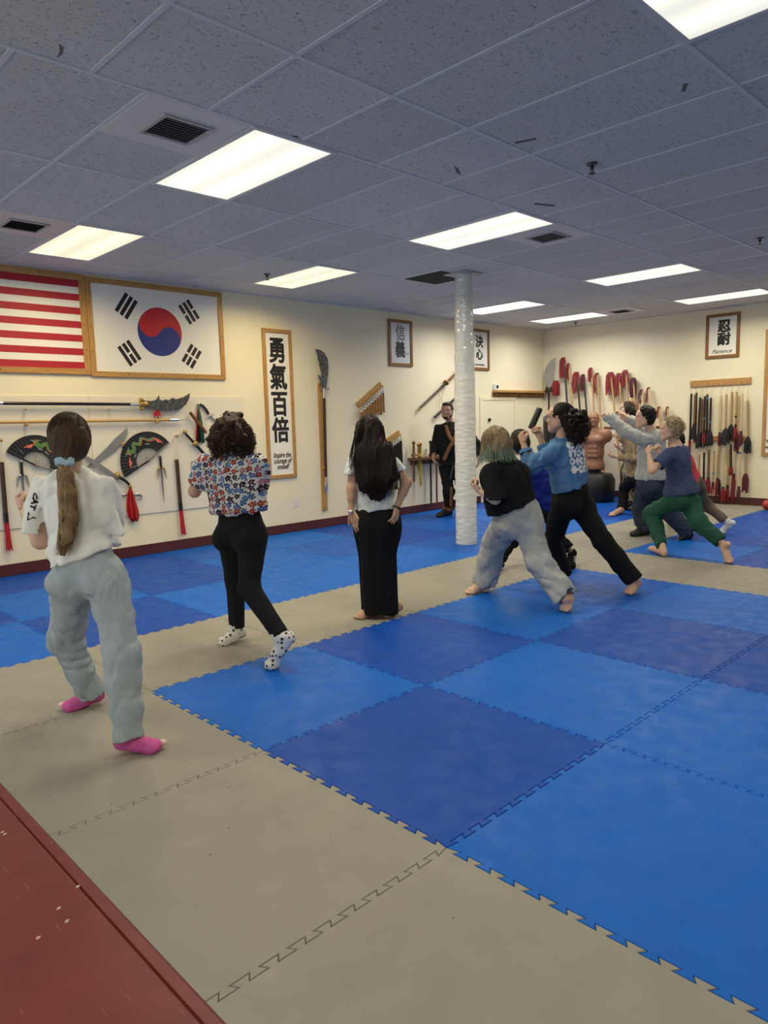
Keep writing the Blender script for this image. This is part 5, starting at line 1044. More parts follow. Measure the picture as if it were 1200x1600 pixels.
fd = facing(-.1, 1); s = .93; J['al'] = FL(371, 1002, 0)+A3(0, 0, .078); bl = FL(352, 1002, .022); tdl = nrm(bl-FL(374, 1004, .022)); br = FL(425, 1038, .026); tdr = nrm(A3(*(FL(412, 1046)-FL(432, 1032))[:2], 0))
P2 = person('person with dark curly bob in floral blouse and black leggings, spotted socks', J, s, SK2, fd, hands=[('l', J['wl']-J['el'], HF, 'fist'), ('r', J['wr']-J['er'], HF, 'fist')])
sd, fw, up = torso_axes(J); L = J['nk']-J['pel']; A = np.array([sd, fw, up])
hem = J['pel']+up*.085
body = [ell(J['pel']+L*.68, A, (.185, .125, .17)), ell(J['pel']+L*.40, A, (.19, .135, .17)), ell(J['pel']+L*.26, A, (.185, .14, .06)), cone(J['sl']*.93+J['sr']*.07, J['sr']*.93+J['sl']*.07, .062, .062), cone(J['pel']+L*.85, J['nk']-up*.012, .085, .06)]
bl_ = mesh_of([grow([dict(p=body, k=.05, cut=[(hem, -up)]), sleeve(J['sl'], J['el'], .74, .070, .074), sleeve(J['sr'], J['er'], .74, .070, .074)], .0075, .03, [(up, 6, 18, .008, 11, 1), (up, 12, 40, .006, 12, 1, hem+up*.03, .20), (sd+up, 8, 24, .004, 13)])], 'blouse', FLOR, P2)
uv_wrap(bl_, (J['pel']+J['nk'])/2, up, fw, .19)
LEG = cloth('black_leggings', (.009, .009, .010), bs=600)
trousers(P2, J, LEG, J['pel']+up*.13, up, .094, .066, .049, s=1.0, seat=.088, hipr=(.148, .122, .15), cutl={'l': -.015, 'r': -.01}, name='leggings', folds=[(UPV, 12, 25, .002, 4, 1)])
for d in 'lr':
    cf = J['k'+d]*.68+J['a'+d]*.32
WS = cloth('white_spotted_sock', (.72, .70, .65))
def spots(m, scale, r, col, base):
    N, Lk = m.node_tree.nodes, m.node_tree.links; b = N['Principled BSDF']; tc = N.new('ShaderNodeTexCoord'); v = N.new('ShaderNodeTexVoronoi'); v.inputs['Scale'].default_value = scale; v.inputs['Randomness'].default_value = .35
    lt = N.new('ShaderNodeMath'); lt.operation = 'LESS_THAN'; lt.inputs[1].default_value = r; mx = N.new('ShaderNodeMixRGB'); mx.inputs[1].default_value = (*base, 1); mx.inputs[2].default_value = (*col, 1)
    Lk.new(tc.outputs['Object'], v.inputs['Vector']); Lk.new(v.outputs['Distance'], lt.inputs[0]); Lk.new(lt.outputs[0], mx.inputs[0]); Lk.new(mx.outputs[0], b.inputs['Base Color'])
spots(WS, 36, .34, (.06, .045, .04), (.72, .70, .64))
for d, bb, td, tp_ in (('l', bl, tdl, .11), ('r', br, tdr, .11)):
    o = footwear(P2, 'sock', J, d, bb, td, s*1.0, WS, .004, tp_)
H2 = hair_mat('dark_curly_hair', (.014, .008, .005), (.062, .034, .018), .6, (60, 60, 60)); S, Fw, U = frame(fd); A = np.array([S, Fw, U]); hc = J['hd']; rn = random.Random(8)
P = lambda x, y, z: hc+S*x+Fw*y+U*z
hp = [ell(P(0, -.015, .035), A, (.098, .112, .098)), ell(P(0, -.03, -.02), A, (.125, .105, .085)), ell(P(0, -.04, -.06), A, (.135, .095, .070)), ell(P(-.07, .0, -.06), A, (.06, .07, .065)), ell(P(.07, .0, -.06), A, (.06, .07, .065))]
hm = mesh_of([grow([dict(p=hp, k=.05, cut=[(P(0, .06, 0), Fw-U*.3)])], .006, folds=[(UPV, 22, 26, .014, 3, 1), (UPV, 45, 45, .007, 4)], pad=.03)], 'hair', H2, P2)
def curls(centre, A, r, n, rn, rad, m, parent, down=.10, cr=.011, name='curls', zlo=-.9, front=.35, turns=3):
    out = []
    while len(out) < n:
        d = nrm(A3(rn.gauss(0, 1), rn.gauss(0, 1), rn.gauss(0, 1)))
        if d[1] > front or d[2] < zlo: continue
        p = centre+np.array(A).T@(d*np.array(r)*rn.uniform(.92, 1.04)); o = nrm(np.array(A).T@d); ph = rn.uniform(0, 6); L = down*rn.uniform(.5, 1.1); q = []
        e1 = nrm(np.cross(o, UPV)+1e-3); e2 = nrm(o*(1-abs(o[2]))+UPV*.0+o*.1)
        for k in range(12):
            f = k/11; w = 2*PI*turns*f+ph; q.append(p+o*.018*math.sin(f*PI)-UPV*L*f+(e1*math.cos(w)+e2*math.sin(w))*cr*(.4+.6*f))
        out.append(np.array(q))
    return strands(out, rad, name, m, parent)
curls(P(0, -.02, -.01), A, (.118, .112, .115), 420, rn, .0022, H2, hm)
curls(P(0, -.02, -.03), A, (.128, .115, .10), 260, rn, .0012, H2, hm, .09, .016, 'loose_curls')

# ---------------------------------------------------------------- girl with very long dark hair, white tee, long black skirt
SK3 = SKIN('skin_tan', (.52, .31, .20))
J = J_(pel=(589, 803, 5.18), nk=(579, 709, 5.18), hd=(577, 676, 5.18), sl=(553, 724, 5.20), sr=(611, 722, 5.15), el=(550, 763, 5.16), wl=(549, 799, 5.13), er=(635, 754, 5.14), wr=(620, 793, 5.10),
       hl=(574, 815, 5.20), hr=(604, 815, 5.16), kl=(582, 885, 5.22), al=(588, 955, 5.2), kr=(603, 885, 5.21), ar=(616, 955, 5.15)); bone_check('P3', J)
s = .92; fd = facing(-.1, 1); J['al'] = FL(588, 961, 0)+A3(0, 0, .078); J['ar'] = FL(617, 962, 0)+A3(0, 0, .078); bl = FL(564, 962, .022); br = FL(607, 960, .022)
P3 = person('girl with waist-long dark hair in white tee and long black skirt', J, s, SK3, fd, hands=[('l', DP(561, 826, 5.08)-J['wl'], HF*.9+RV*.35, 'flat'), ('r', DP(615, 826, 5.04)-J['wr'], HF*.5-RV*.85, 'relaxed')], feet=[('l', bl, A3(*(bl-J['al'])[:2], 0)), ('r', br, A3(*(br-J['ar'])[:2], 0))])
sd, fw, up = torso_axes(J); L = J['nk']-J['pel']; A = np.array([sd, fw, up]); hem = DP(590, 797, 5.18)
body = [ell(J['pel']+L*.68, A, (.140, .100, .16)), ell(J['pel']+L*.36, A, (.138, .105, .20)), ell(J['pel']+L*.06, A, (.150, .118, .15)), cone(J['sl']*.9+J['sr']*.1, J['sr']*.9+J['sl']*.1, .056, .056), cone(J['pel']+L*.85, J['nk']-up*.012, .075, .052)]
TEE3 = cloth('pale_printed_tee', (.66, .70, .68)); 
mesh_of([grow([dict(p=body, k=.05, cut=[(hem, -up)]), sleeve(J['sl'], J['el'], .52, .060, .070), sleeve(J['sr'], J['er'], .52, .060, .070)], .0075, .03, [(up, 5, 20, .007, 21, 1), (sd+up*.5, 7, 24, .005, 22, 1), (up, 25, 25, .003, 23)])], 'tee_shirt', TEE3, P3)
SKT = cloth('black_skirt', (.007, .007, .008)); k0, k1 = DP(588, 795, 5.18), DP(594, 962, 5.17)
mesh_of([grow([dict(p=[cone(k0, k0*.75+k1*.25, .132, .142, (HF, .72)), cone(k0*.75+k1*.25, k1-A3(0, 0, .06), .142, .142, (HF, .74))]+[ell(J[k]-fw*.03, np.eye(3), (.098, .098, .13)) for k in ('hl', 'hr')], k=.06, cut=[(k0-UPV*0, UPV), (k1+A3(0, 0, .018), -UPV)], sub=[cone(k1+A3(0, 0, .05), k1-A3(0, 0, .1), .125, .125, (HF, .62))])], .0085, .03, [(UPV, 1.2, 13, .009, 24, 1), (UPV, 2, 28, .003, 25)])], 'skirt', SKT, P3)
H3 = hair_mat('very_dark_hair', (.005, .0035, .003), (.024, .013, .009), .55, (90, 90, 3)); S, Fw, U = frame(fd); A = np.array([S, Fw, U]); hc = J['hd']
tl = [DP(577, 690, 5.04), DP(580, 720, 5.01), DP(586, 750, 5.0), DP(590, 772, 5.01)]
hp = [ell(hc-Fw*.012+U*.034, A, (.092, .108, .100)), ell(hc-Fw*.04-U*.05, A, (.098, .085, .11)), cone(hc-Fw*.055-U*.01, DP(579, 712, 5.07), .088, .112, (HF, .55)), cone(DP(579, 712, 5.07), DP(586, 748, 5.06), .114, .118, (HF, .34)), cone(DP(586, 748, 5.06), DP(590, 773, 5.06), .118, .05, (HF, .30)), cone(DP(604, 700, 5.05), DP(617, 745, 5.03), .05, .03, (HF, .6))]
hm = mesh_of([grow([dict(p=hp, k=.05, cut=[(hc+Fw*.06, Fw-U*.3)])], .0065, folds=[(UPV, 3, 50, .007, 3, 1), (UPV, 2, 110, .003, 9)], pad=.03)], 'hair', H3, P3)
rn = random.Random(4); pa = []
for k in range(620):
    q = rn.uniform(-1, 1); e = lerp_path([hc+U*.125-Fw*.03+S*q*.02, hc+U*.07-Fw*.09+S*q*.075, hc-U*.03-Fw*.12+S*q*.095, DP(580+q*28, 716, 5.035+.05*q*q), DP(586+q*31, 750, 5.02+.05*q*q), DP(592+q*27, 778-abs(q)*rn.uniform(0, 22), 5.02)], 15)
    pa.append(e+np.array([S*math.sin(i*.8+k)*.004+HF*rn.uniform(-.012, .012) for i in range(15)]))
for k in range(60): q = rn.uniform(0, 1); pa.append(lerp_path([hc+U*.05+S*.085, DP(605, 700, 5.08), DP(615+q*6, 735, 5.03), DP(619+q*5, 765, 5.02)], 12)+HF*rn.uniform(-.02, .02)+RV*rn.uniform(-.02, .01))
for k in range(40): q = rn.uniform(0, 1); pa.append(lerp_path([hc+U*.05-S*.085, DP(552, 690, 5.08), DP(550-q*4, 715, 5.05), DP(553-q*6, 728+q*8, 5.05)], 12)+HF*rn.uniform(-.02, .02)+RV*rn.uniform(-.004, .012))
strands(pa, .0013, 'long_strands', H3, hm)
p = J['wl']; dv = nrm(J['el']-J['wl']); wt = MB().tube([p-dv*.012, p+dv*.012], .033, 16).build('wrist_watch', mat('pink_white_band', (.62, .48, .48), .4), P3, True); MB().ball(p-HF*.034, (.017, .017, .017), 10, 8).build('dial', mat('bright_silver', (0, 0, 0)), wt, True)
p = J['wr']; dv = nrm(J['er']-J['wr']); MB().tube([p-dv*.005, p+dv*.006], .031, 16).build('bracelet', M_black, P3, True)
# ---------------------------------------------------------------- instructor in black by the pillar
SK4 = SKIN('skin_medium', (.45, .26, .18)); BLK = cloth('black_uniform', (.010, .010, .011)); GI = cloth('brown_trim', (.20, .10, .05))
D = 10.76
J = J_(pel=(707, 726, D), nk=(705, 662, D), hd=(699, 643, D-.04), sl=(730, 671, D), sr=(685, 671, D), er=(680, 695, D+.05), wr=(678, 712, D-.1), el=(744, 692, D+.02), wl=(747, 714, D-.05),
       hr=(697, 733, D), hl=(716, 733, D), kr=(701, 766, D-.05), ar=(701, 797, D+.0), kl=(722, 766, D-.1), al=(727, 800, D)); bone_check('P4', J)
fd = facing(-.35, -.95); s = 1.06; J['ar'] = FL(701, 805)+UPV*.085; J['al'] = FL(727, 807)+UPV*.085; br = FL(687, 808)+UPV*.03; blf = FL(722, 812)+UPV*.03
P4 = person('bearded man in black martial arts uniform, half hidden by the white pillar', J, s, SK4, fd, h=(.014, .008, .006, .008), hands=[('r', J['wr']-J['er'], RV*.6-HF*.3, 'relaxed'), ('l', J['wl']-J['el'], -RV, 'relaxed')])
sd, fw, up = torso_axes(J); L = J['nk']-J['pel']; A = np.array([sd, fw, up])
body = [ell(J['pel']+L*.70, A, (.235, .15, .21)), ell(J['pel']+L*.36, A, (.21, .165, .22)), ell(J['pel']-up*.02, A, (.21, .15, .17)), cone(J['sl']*.92+J['sr']*.08, J['sr']*.92+J['sl']*.08, .075, .075), cone(J['pel']+L*.85, J['nk']-up*.01, .11, .07)]
def longsleeve(d, r0, r1, r2, end=.93, k=.03):
    a, b, c = J['s'+d], J['e'+d], J['w'+d]; q = b+(c-b)*end; return dict(p=[cone(a, b, r0, r1), cone(b, q+(c-b)*.1, r1, r2)], cut=[(q, c-b)], sub=[cone(q-(c-b)*.05, q+(c-b)*.3, r2-.012, r2-.012)], k=k, K=.035)
jk = mesh_of([grow([dict(p=body, k=.05, cut=[(J['pel']-up*.10, -up)]), longsleeve('l', .075, .065, .062), longsleeve('r', .075, .065, .062)], .010, .03, [(up, 5, 14, .009, 31, 1), (sd+up, 10, 20, .004, 32)])], 'uniform_jacket', BLK, P4)
wear = [J['pel']+L*.96+sd*-.075+fw*.06, J['pel']+L*.70+sd*-.03+fw*.155, J['pel']+L*.40+sd*.06+fw*.175, J['pel']+L*.12+sd*.13+fw*.15]
for sg in (1, -1): MB().tube([J['pel']+L*.97+sd*.085*sg+fw*.07, J['pel']+L*.72+sd*.055*sg+fw*.176, J['pel']+L*.42-sd*.06*sg+fw*.196, J['pel']+L*.14-sd*.14*sg+fw*.165], .028, 8, .5, up=fw).build('trim_band', GI, P4, True)
mb = MB(); mb.tube([J['pel']-up*.0+(sd*math.cos(a)*.214+fw*math.sin(a)*.162) for a in np.linspace(0, 2*PI, 25)], .022, 8, .5, up=up, cap=False); mb.tube([J['pel']+fw*.17, J['pel']+fw*.18+sd*-.06-up*.16], .022, 8, .4, up=fw).tube([J['pel']+fw*.17, J['pel']+fw*.18+sd*.05-up*.2], .022, 8, .4, up=fw); mb.build('belt', M_black, P4, True)
tr = trousers(P4, J, BLK, J['pel'], up, .115, .09, .085, s=1.1, hipr=(.20, .14, .16), cutl={'l': -.02, 'r': -.02}, name='uniform_trousers')
for d in 'lr':
    a = J['a'+d]; kd = nrm(J['k'+d]-a); MB().tube([a+kd*.015, a+kd*.07], [.093, .094], 16).build('hem_band', GI, tr, True)
    q = -HF*.092+RV*.03; MB().tube([a+kd*.07+q, a+kd*.38+q-HF*.012], .024, 8, .5, up=HF).build('side_stripe', GI, tr, True)
for d, b_ in (('l', blf), ('r', br)): footwear(P4, 'shoe', J, d, b_, A3(*(b_-J['a'+d])[:2], 0), 1.1, mat('black_shoe', (.01, .01, .011), .5), .012, .04, .009)
H4 = hair_mat('short_brown_hair', (.012, .007, .005), (.035, .020, .013), .6, (60, 60, 30)); S, Fw, U = frame(fd); A = np.array([S, Fw, U]); hc = J['hd']; P = lambda x, y, z: hc+S*x+Fw*y+U*z
mesh_of([grow([dict(p=[ell(P(0, -.012, .042), A, (.088, .106, .092)), ell(P(0, .05, .105), A, (.06, .05, .025))], k=.03, cut=[(P(0, .075, .062), Fw*.75-U*.65)])], .007, folds=[(UPV, 50, 50, .006, 2)], pad=.02)], 'hair', H4, P4)
mesh_of([grow([dict(p=[cone(P(-.058, .035, -.062), P(-.012, .088, -.094), .020, .022), cone(P(.058, .035, -.062), P(.012, .088, -.094), .020, .022), cone(P(-.02, .100, -.041), P(.02, .100, -.041), .006, .006)], k=.012)], .006, folds=[(UPV, 70, 70, .003, 2)], pad=.02)], 'beard', H4, P4); eyes(P4, hc, fd, 1.06, brow=H4)

# ---------------------------------------------------------------- blond bob with teal ends, black tee, wide grey sweatpants
D = 5.55
J = J_(pel=(808, 803, 5.5), nk=(783, 722, 5.5), hd=(773, 693, 5.48), sl=(768, 740, 5.36), sr=(812, 738, 5.64), el=(774, 780, 5.30), wl=(749, 767, 5.38), er=(796, 786, 5.74), wr=(770, 770, 5.8),
       hl=(800, 815, 5.44), hr=(820, 815, 5.58), kl=(772, 850, 5.74), al=(755, 918, 5.84), kr=(843, 880, 5.36), ar=(886, 938, 5.20))
# front leg is the left one in the picture, the back leg trails right
J['hl'], J['hr'] = DP(795, 815, 5.5), DP(822, 815, 5.5); J['al'] = FL(757, 924, 0)+A3(0, 0, .08); bl = FL(737, 924, .024); br = FL(884, 950, .026); bone_check('P5', J)
fd = facing(-.85, .55, -.1); s = .98
P5 = person('person with blond and teal bob in oversized black tee and wide grey sweatpants', J, s, SK1, fd, hands=[('l', J['wl']-J['el']+UPV*.06, RV*.5-HF*.2+UPV*.3, 'fist'), ('r', J['wr']-J['er'], RV, 'fist')], feet=[('l', bl, A3(*(bl-J['al'])[:2], 0)), ('r', br, nrm(FL(884, 950)-FL(897, 943)))])
sd, fw, up = torso_axes(J); L = J['nk']-J['pel']; A = np.array([sd, fw, up]); h0, h1 = DP(768, 806, 5.5), DP(838, 778, 5.5); hn = np.cross(h1-h0, HF); hn = hn if hn[2] < 0 else -hn
TEE5 = cloth('black_tee', (.0075, .0075, .0085))
body = [ell(J['pel']+L*.66, A, (.205, .165, .19)), ell(J['pel']+L*.34, A, (.20, .175, .22)), ell(J['pel']+L*.06, A, (.20, .17, .2)), cone(J['sl'], J['sr'], .075, .075), cone(J['pel']+L*.85, J['nk']-up*.012, .10, .07), cone(DP(765, 745, 5.4), DP(776, 800, 5.45), .07, .085)]
mesh_of([grow([dict(p=body, k=.05, cut=[(h0, hn)]), sleeve(J['sl'], J['el'], 1.12, .078, .098), sleeve(J['sr'], J['er'], .9, .075, .092)], .0085, .04, [(up, 5, 14, .009, 41, 1), (sd+up, 8, 18, .005, 42)])], 'tee_shirt', TEE5, P5)
GP = cloth('grey_fleece', (.40, .41, .40)); kd = nrm(J['kl']-J['al'])
trousers(P5, J, GP, J['pel']+up*.19, up, .118, .108, .112, s=1.1, seat=.108, hipr=(.19, .16, .17), cutl={'l': .0, 'r': -.01}, name='wide_sweatpants', folds=[(UPV+RV*.4, 3, 12, .008, 4, 1), (UPV-RV*.9, 7, 16, .006, 5, 1), (UPV, 20, 8, .007, 6, 1, DP(850, 885, 5.3), .22), (UPV+RV*.3, 12, 32, .002, 7, 1)], h=.0075)
H5 = hair_mat('dark_blond_hair', (.13, .085, .045), (.33, .24, .135), .55, (60, 60, 5)); H5t = hair_mat('teal_hair_ends', (.12, .22, .17), (.32, .40, .30), .55, (60, 60, 5)); S, Fw, U = frame(fd); A = np.array([S, Fw, U]); hc = J['hd']; P = lambda x, y, z: hc+S*x+Fw*y+U*z
hm = mesh_of([grow([dict(p=[ell(P(0, -.012, .035), A, (.094, .110, .100)), ell(P(0, -.03, -.03), A, (.108, .10, .09)), ell(P(-.05, .02, -.055), A, (.055, .075, .06))], k=.05, cut=[(P(0, .055, 0), Fw-U*.25), (P(0, 0, -.115), -U)])], .0065, folds=[(UPV, 4, 50, .006, 3, 1), (UPV, 3, 110, .003, 9)], pad=.03)], 'hair', H5, P5)
rn = random.Random(6); pa, pb = [], []
for k in range(560):
    a = rn.uniform(-PI*.93, PI*.93); top = P(0, -.01, .138); o = S*math.sin(a)-Fw*math.cos(a)
    if (o@Fw) > .72: continue
    m_ = rn.randint(6, 10); q = lerp_path([top+o*.01, hc+o*.095+U*.07, hc+o*.112-U*.02, hc+o*(.125+rn.uniform(-.01, .015))-U*.085, hc+o*(.135+rn.uniform(-.02, .03))-U*(.135+rn.uniform(-.03, .02))], 12); pa.append(q[:m_]); (pb if m_ < 10 and rn.random() < .8 else pa).append(q[m_-1:])
strands(pa, .0016, 'hair_strands', H5, hm); strands(pb, .0018, 'teal_ends', H5t, hm)
def dip(m, z0, z1, c1, c2):                            # ends dyed another colour
    N, Lk = m.node_tree.nodes, m.node_tree.links; b = N['Principled BSDF']; src = b.inputs['Base Color'].links[0].from_node; tc = N.new('ShaderNodeTexCoord'); se = N.new('ShaderNodeSeparateXYZ'); Lk.new(tc.outputs['Object'], se.inputs[0])
    mr = N.new('ShaderNodeMapRange'); mr.inputs[1].default_value = z0; mr.inputs[2].default_value = z1; ns = N.new('ShaderNodeTexNoise'); ns.inputs['Scale'].default_value = 30; Lk.new(tc.outputs['Object'], ns.inputs['Vector'])
    ma = N.new('ShaderNodeMath'); ma.operation = 'MULTIPLY_ADD'; ma.inputs[1].default_value = .10; Lk.new(ns.outputs['Fac'], ma.inputs[0]); Lk.new(se.outputs[2], ma.inputs[2]); Lk.new(ma.outputs[0], mr.inputs[0])
    r = N.new('ShaderNodeValToRGB'); r.color_ramp.elements[0].color = (*c1, 1); r.color_ramp.elements[1].color = (*c2, 1); r.color_ramp.elements[0].position = .3; r.color_ramp.elements[1].position = .7; Lk.new(src.inputs[0].links[0].from_socket, r.inputs[0])
    mx = N.new('ShaderNodeMixRGB'); Lk.new(mr.outputs[0], mx.inputs[0]); Lk.new(r.outputs[0], mx.inputs[1]); Lk.new(src.outputs[0], mx.inputs[2]); Lk.new(mx.outputs[0], b.inputs['Base Color'])
dip(H5, hc[2]-.075, hc[2]+.0, (.09, .17, .13), (.30, .38, .27))

# ---------------------------------------------------------------- person in blue hoodie and black flared trousers
J = J_(pel=(893, 775, 5.92), nk=(880, 690, 5.92), hd=(876, 654, 5.90), sl=(862, 708, 5.80), sr=(897, 706, 6.05), el=(829, 731, 5.78), wl=(818, 693, 5.86), er=(858, 722, 6.2), wr=(844, 684, 6.22),
       hl=(881, 788, 5.88), hr=(905, 788, 5.98), kl=(863, 846, 6.12), al=(886, 905, 6.12), kr=(944, 848, 5.76), ar=(992, 908, 5.69))
J['al'] = FL(880, 908, 0)+A3(0, 0, .085); bl = FL(862, 911, .024); br = FL(985, 924, .026); bone_check('P6', J); s = 1.02; fd = facing(-.80, .55, .06)
P6 = person('person with dark curly ponytail and glasses in blue hoodie, both fists raised', J, s, SK2, fd, h=(.012, .0055, .0045, .0065), hands=[('l', J['wl']-J['el'], RV*.8+HF*.3, 'fist'), ('r', J['wr']-J['er'], -RV*.5-HF*.5, 'fist')], feet=[('l', bl, A3(*(bl-J['al'])[:2], 0)), ('r', br, nrm(FL(984, 926)-FL(996, 922)))])
sd, fw, up = torso_axes(J); L = J['nk']-J['pel']; A = np.array([sd, fw, up]); HO = cloth('blue_fleece', (.080, .185, .37)); h0, h1 = DP(868, 772, 5.9), DP(924, 752, 5.9); hn = np.cross(h1-h0, HF); hn = hn if hn[2] < 0 else -hn
body = [ell(J['pel']+L*.68, A, (.19, .145, .19)), ell(J['pel']+L*.36, A, (.175, .155, .20)), ell(J['pel']+L*.12, A, (.175, .15, .12)), cone(J['sl'], J['sr'], .070, .070), cone(J['pel']+L*.85, J['nk']-up*.01, .095, .075), ell(J['nk']-fw*.09-up*.045, A, (.10, .055, .07)), cone(J['nk']-sd*.06+fw*.03-up*.01, J['nk']+sd*.06-fw*.04-up*.0, .05, .05)]
hd_ = mesh_of([grow([dict(p=body, k=.045, cut=[(h0, hn)]), longsleeve('l', .074, .066, .056, .72), longsleeve('r', .074, .066, .056, .72)], .0075, .035, [(up, 6, 16, .006, 51, 1), (sd+up, 9, 22, .005, 52, 1), (UPV, 22, 10, .0035, 53, 1, J['el'], .14)])], 'hoodie', HO, P6)
for d in 'lr':
    a, b_ = J['e'+d], J['w'+d]; q = a+(b_-a)*.72; MB().tube([q-(b_-a)*.10, q+(b_-a)*.03], [.056, .050], 16).build('cuff', HO, hd_, True)
from mathutils.bvhtree import BVHTree
def back_print(target, at, xd, zd, w, h, m, n=54, seed=3):
    X = nrm(xd); Z = nrm(zd-X*(zd@X)); Yn = np.cross(X, Z); bv = BVHTree.FromPolygons([v.co.copy() for v in target.data.vertices], [tuple(p.vertices) for p in target.data.polygons]); pts = {}; mb = MB()
    def pt(i, j):
        if (i, j) not in pts:
            p = at+X*(i/n-.5)*w+Z*(j/n-.5)*h; hit = bv.ray_cast(Vector(p+Yn*.3), Vector(-Yn)); pts[(i, j)] = len(mb.v); mb.v.append(tuple((np.array(hit[0]) if hit[0] else p)+Yn*.0025))
        return pts[(i, j)]
    rows_ = 4
    for i in range(n):
        for j in range(n):
            u, v = (i+.5)/n, (j+.5)/n; r = int(v*rows_); c = int(u*(3+r % 2)); lu, lv = u*(3+r % 2)-c-.5, v*rows_-r-.5; k = (r*5+c*3+seed) % 4
            d = math.hypot(lu, lv); on_ = d < .47 and d > .20 if k == 0 else (abs(lu) < .42 and abs(lv) < .44 and not (abs(lu-.08) < .12 and lv < .18)) if k == 1 else (d < .50 and not (lu > .05 and abs(lv) < .12)) if k == 2 else (abs(lu) < .22 or abs(lv) < .2) and d < .48
            if on_ and not (r == 3 and u > .72): mb.f.append((pt(i, j), pt(i+1, j), pt(i+1, j+1), pt(i, j+1))); mb.mi.append(0)
    o = mb.build('back_print', m, None, recalc=False); o.parent = target; return o
back_print(hd_, DP(905, 714, 5.8), nrm(RV*.75+HF*.55), up, .19, .26, mat('white_print', (.72, .74, .74), .6))
TR6 = cloth('black_flared', (.007, .007, .008))
trousers(P6, J, TR6, J['pel']+up*.12, up, .105, .080, .082, s=1.05, seat=.10, hipr=(.165, .14, .15), cutl={'l': .03, 'r': -.01}, name='flared_trousers', folds=[(UPV, 5, 14, .005, 4, 1)])
H6 = hair_mat('black_brown_hair', (.006, .004, .003), (.026, .015, .010), .5, (60, 60, 20)); S, Fw, U = frame(fd); Ax = np.array([S, Fw, U]); hc = J['hd']; P = lambda x, y, z: hc+S*x+Fw*y+U*z
hm = mesh_of([grow([dict(p=[ell(P(0, -.014, .036), Ax, (.084, .104, .094)), ell(P(0, -.05, -.005), Ax, (.072, .07, .08))], k=.04, cut=[(P(0, .086, .055), Fw*.8-U*.6), (P(0, .028, -.02), Fw*.8-U*.35)])], .0055, folds=[(Fw+U*.2, 5, 70, .003, 3, 1)], pad=.02)], 'hair', H6, P6)
kn = DP(893, 646, 5.80); scalp(P(0, -.014, .036), Ax, (.085, .105, .095), kn, 500, random.Random(12), .0012, H6, hm)
tl = [kn, DP(901, 655, 5.78), DP(904, 672, 5.77), DP(901, 688, 5.78)]
pt_ = mesh_of([grow([dict(p=[cone(tl[0], tl[1], .045, .075), cone(tl[1], tl[2], .075, .075), cone(tl[2], tl[3], .075, .045)], k=.04)], .0065, folds=[(UPV, 26, 26, .018, 5, 1), (UPV, 55, 55, .007, 6)], pad=.04)], 'curly_ponytail', H6, P6)
curls(tl[1]*.5+tl[2]*.5, np.eye(3), (.088, .088, .115), 420, random.Random(9), .0017, H6, pt_, .06, .011, front=2, turns=2.5)
for k in range(2): MB().tube([P(.07*(1 if k else -1), .0, .0)+0*U, P(.066*(1 if k else -1), .085, .012)], .0022, 6).build('glasses_arm', M_black, P6, True)
for k in (-1, 1): MB().tube([P(k*.033+.027*math.cos(a), .112-.012*abs(math.cos(a))*(1 if k*math.cos(a) > 0 else 0), .010+.021*math.sin(a)) for a in np.linspace(0, 2*PI, 17)], .0022, 6, cap=False).build('glasses_rim', M_steeld, P6, True)
eyes(P6, hc, fd, 1.02, brow=H6)
MB().ball(P(-.084, -.008, -.038), .006, 8, 6).build('earring', M_silver, P6, True)
# padded baton between the fists, freestanding bag behind
t = thing('padded_baton', 'black padded cylinder held upright behind the raised fists of the blue hoodie', 'baton', DP(837, 655, 6.19)); a, b_ = DP(829.5, 670, 6.26), DP(843.5, 638, 6.26)
MB().tube([a, a+(b_-a)*.04, a+(b_-a)*.96, b_], [.024, .028, .028, .024], 16).build('foam_cover', mat('black_foam', (.012, .013, .015), .5), t, True); MB().tube([b_, b_+nrm(b_-a)*.003], .021, 16).build('end_cap', mat('grey_cap', (.10, .10, .11), .5), t, True)
t = thing('standing_bag', 'tall black standing punching bag with grey top behind the blue hoodie', 'punching bag', FL(863, 792))
p = A3(*FL(863, 792)[:2], 0); zt = DP(863, 647, (p-EYE)@HF)[2]
MB().tube([p+UPV*.002, p+UPV*.06, p+UPV*.30, p+UPV*.36], [.30, .31, .28, .18], 28).build('base', mat('black_plastic', (.012, .012, .013), .45), t, True); MB().tube([p+UPV*.34, p+UPV*(zt-.11)], .15, 28).build('bag', mat('black_vinyl', (.009, .009, .010), .4), t, True)
MB().tube([p+UPV*(zt-.11), p+UPV*(zt-.05), p+UPV*(zt-.015), p+UPV*zt], [.152, .150, .115, .05], 28).build('top', mat('grey_vinyl', (.075, .08, .085), .5), t, True)
# ---------------------------------------------------------------- royal blue shirt, between the grey sweatpants and the blue hoodie
J = J_(pel=(852, 790, 6.7), nk=(826, 718, 6.68), hd=(812, 692, 6.66), sl=(815, 730, 6.56), sr=(838, 728, 6.82), el=(800, 755, 6.55), wl=(785, 735, 6.6), er=(820, 760, 6.9), wr=(800, 740, 6.95),
       hl=(846, 800, 6.64), hr=(860, 800, 6.78), kl=(806, 834, 6.86), al=(780, 880, 6.95), kr=(868, 836, 6.80), ar=(894, 864, 6.78))
J['al'] = FL(780, 890)+UPV*.08; bl = FL(765, 891, .024); br = FL(892, 884, .026); bone_check('P7', J); s = .90; fd = facing(-.1, 1, -.1)
P7 = person('dark-haired person in royal blue shirt between grey sweatpants and blue hoodie', J, s, SK3, fd, h=(.014, .007, .006, .007), hands=[('l', J['wl']-J['el'], RV, 'fist'), ('r', J['wr']-J['er'], RV, 'fist')])
sd, fw, up = torso_axes(J); L = J['nk']-J['pel']; A = np.array([sd, fw, up])
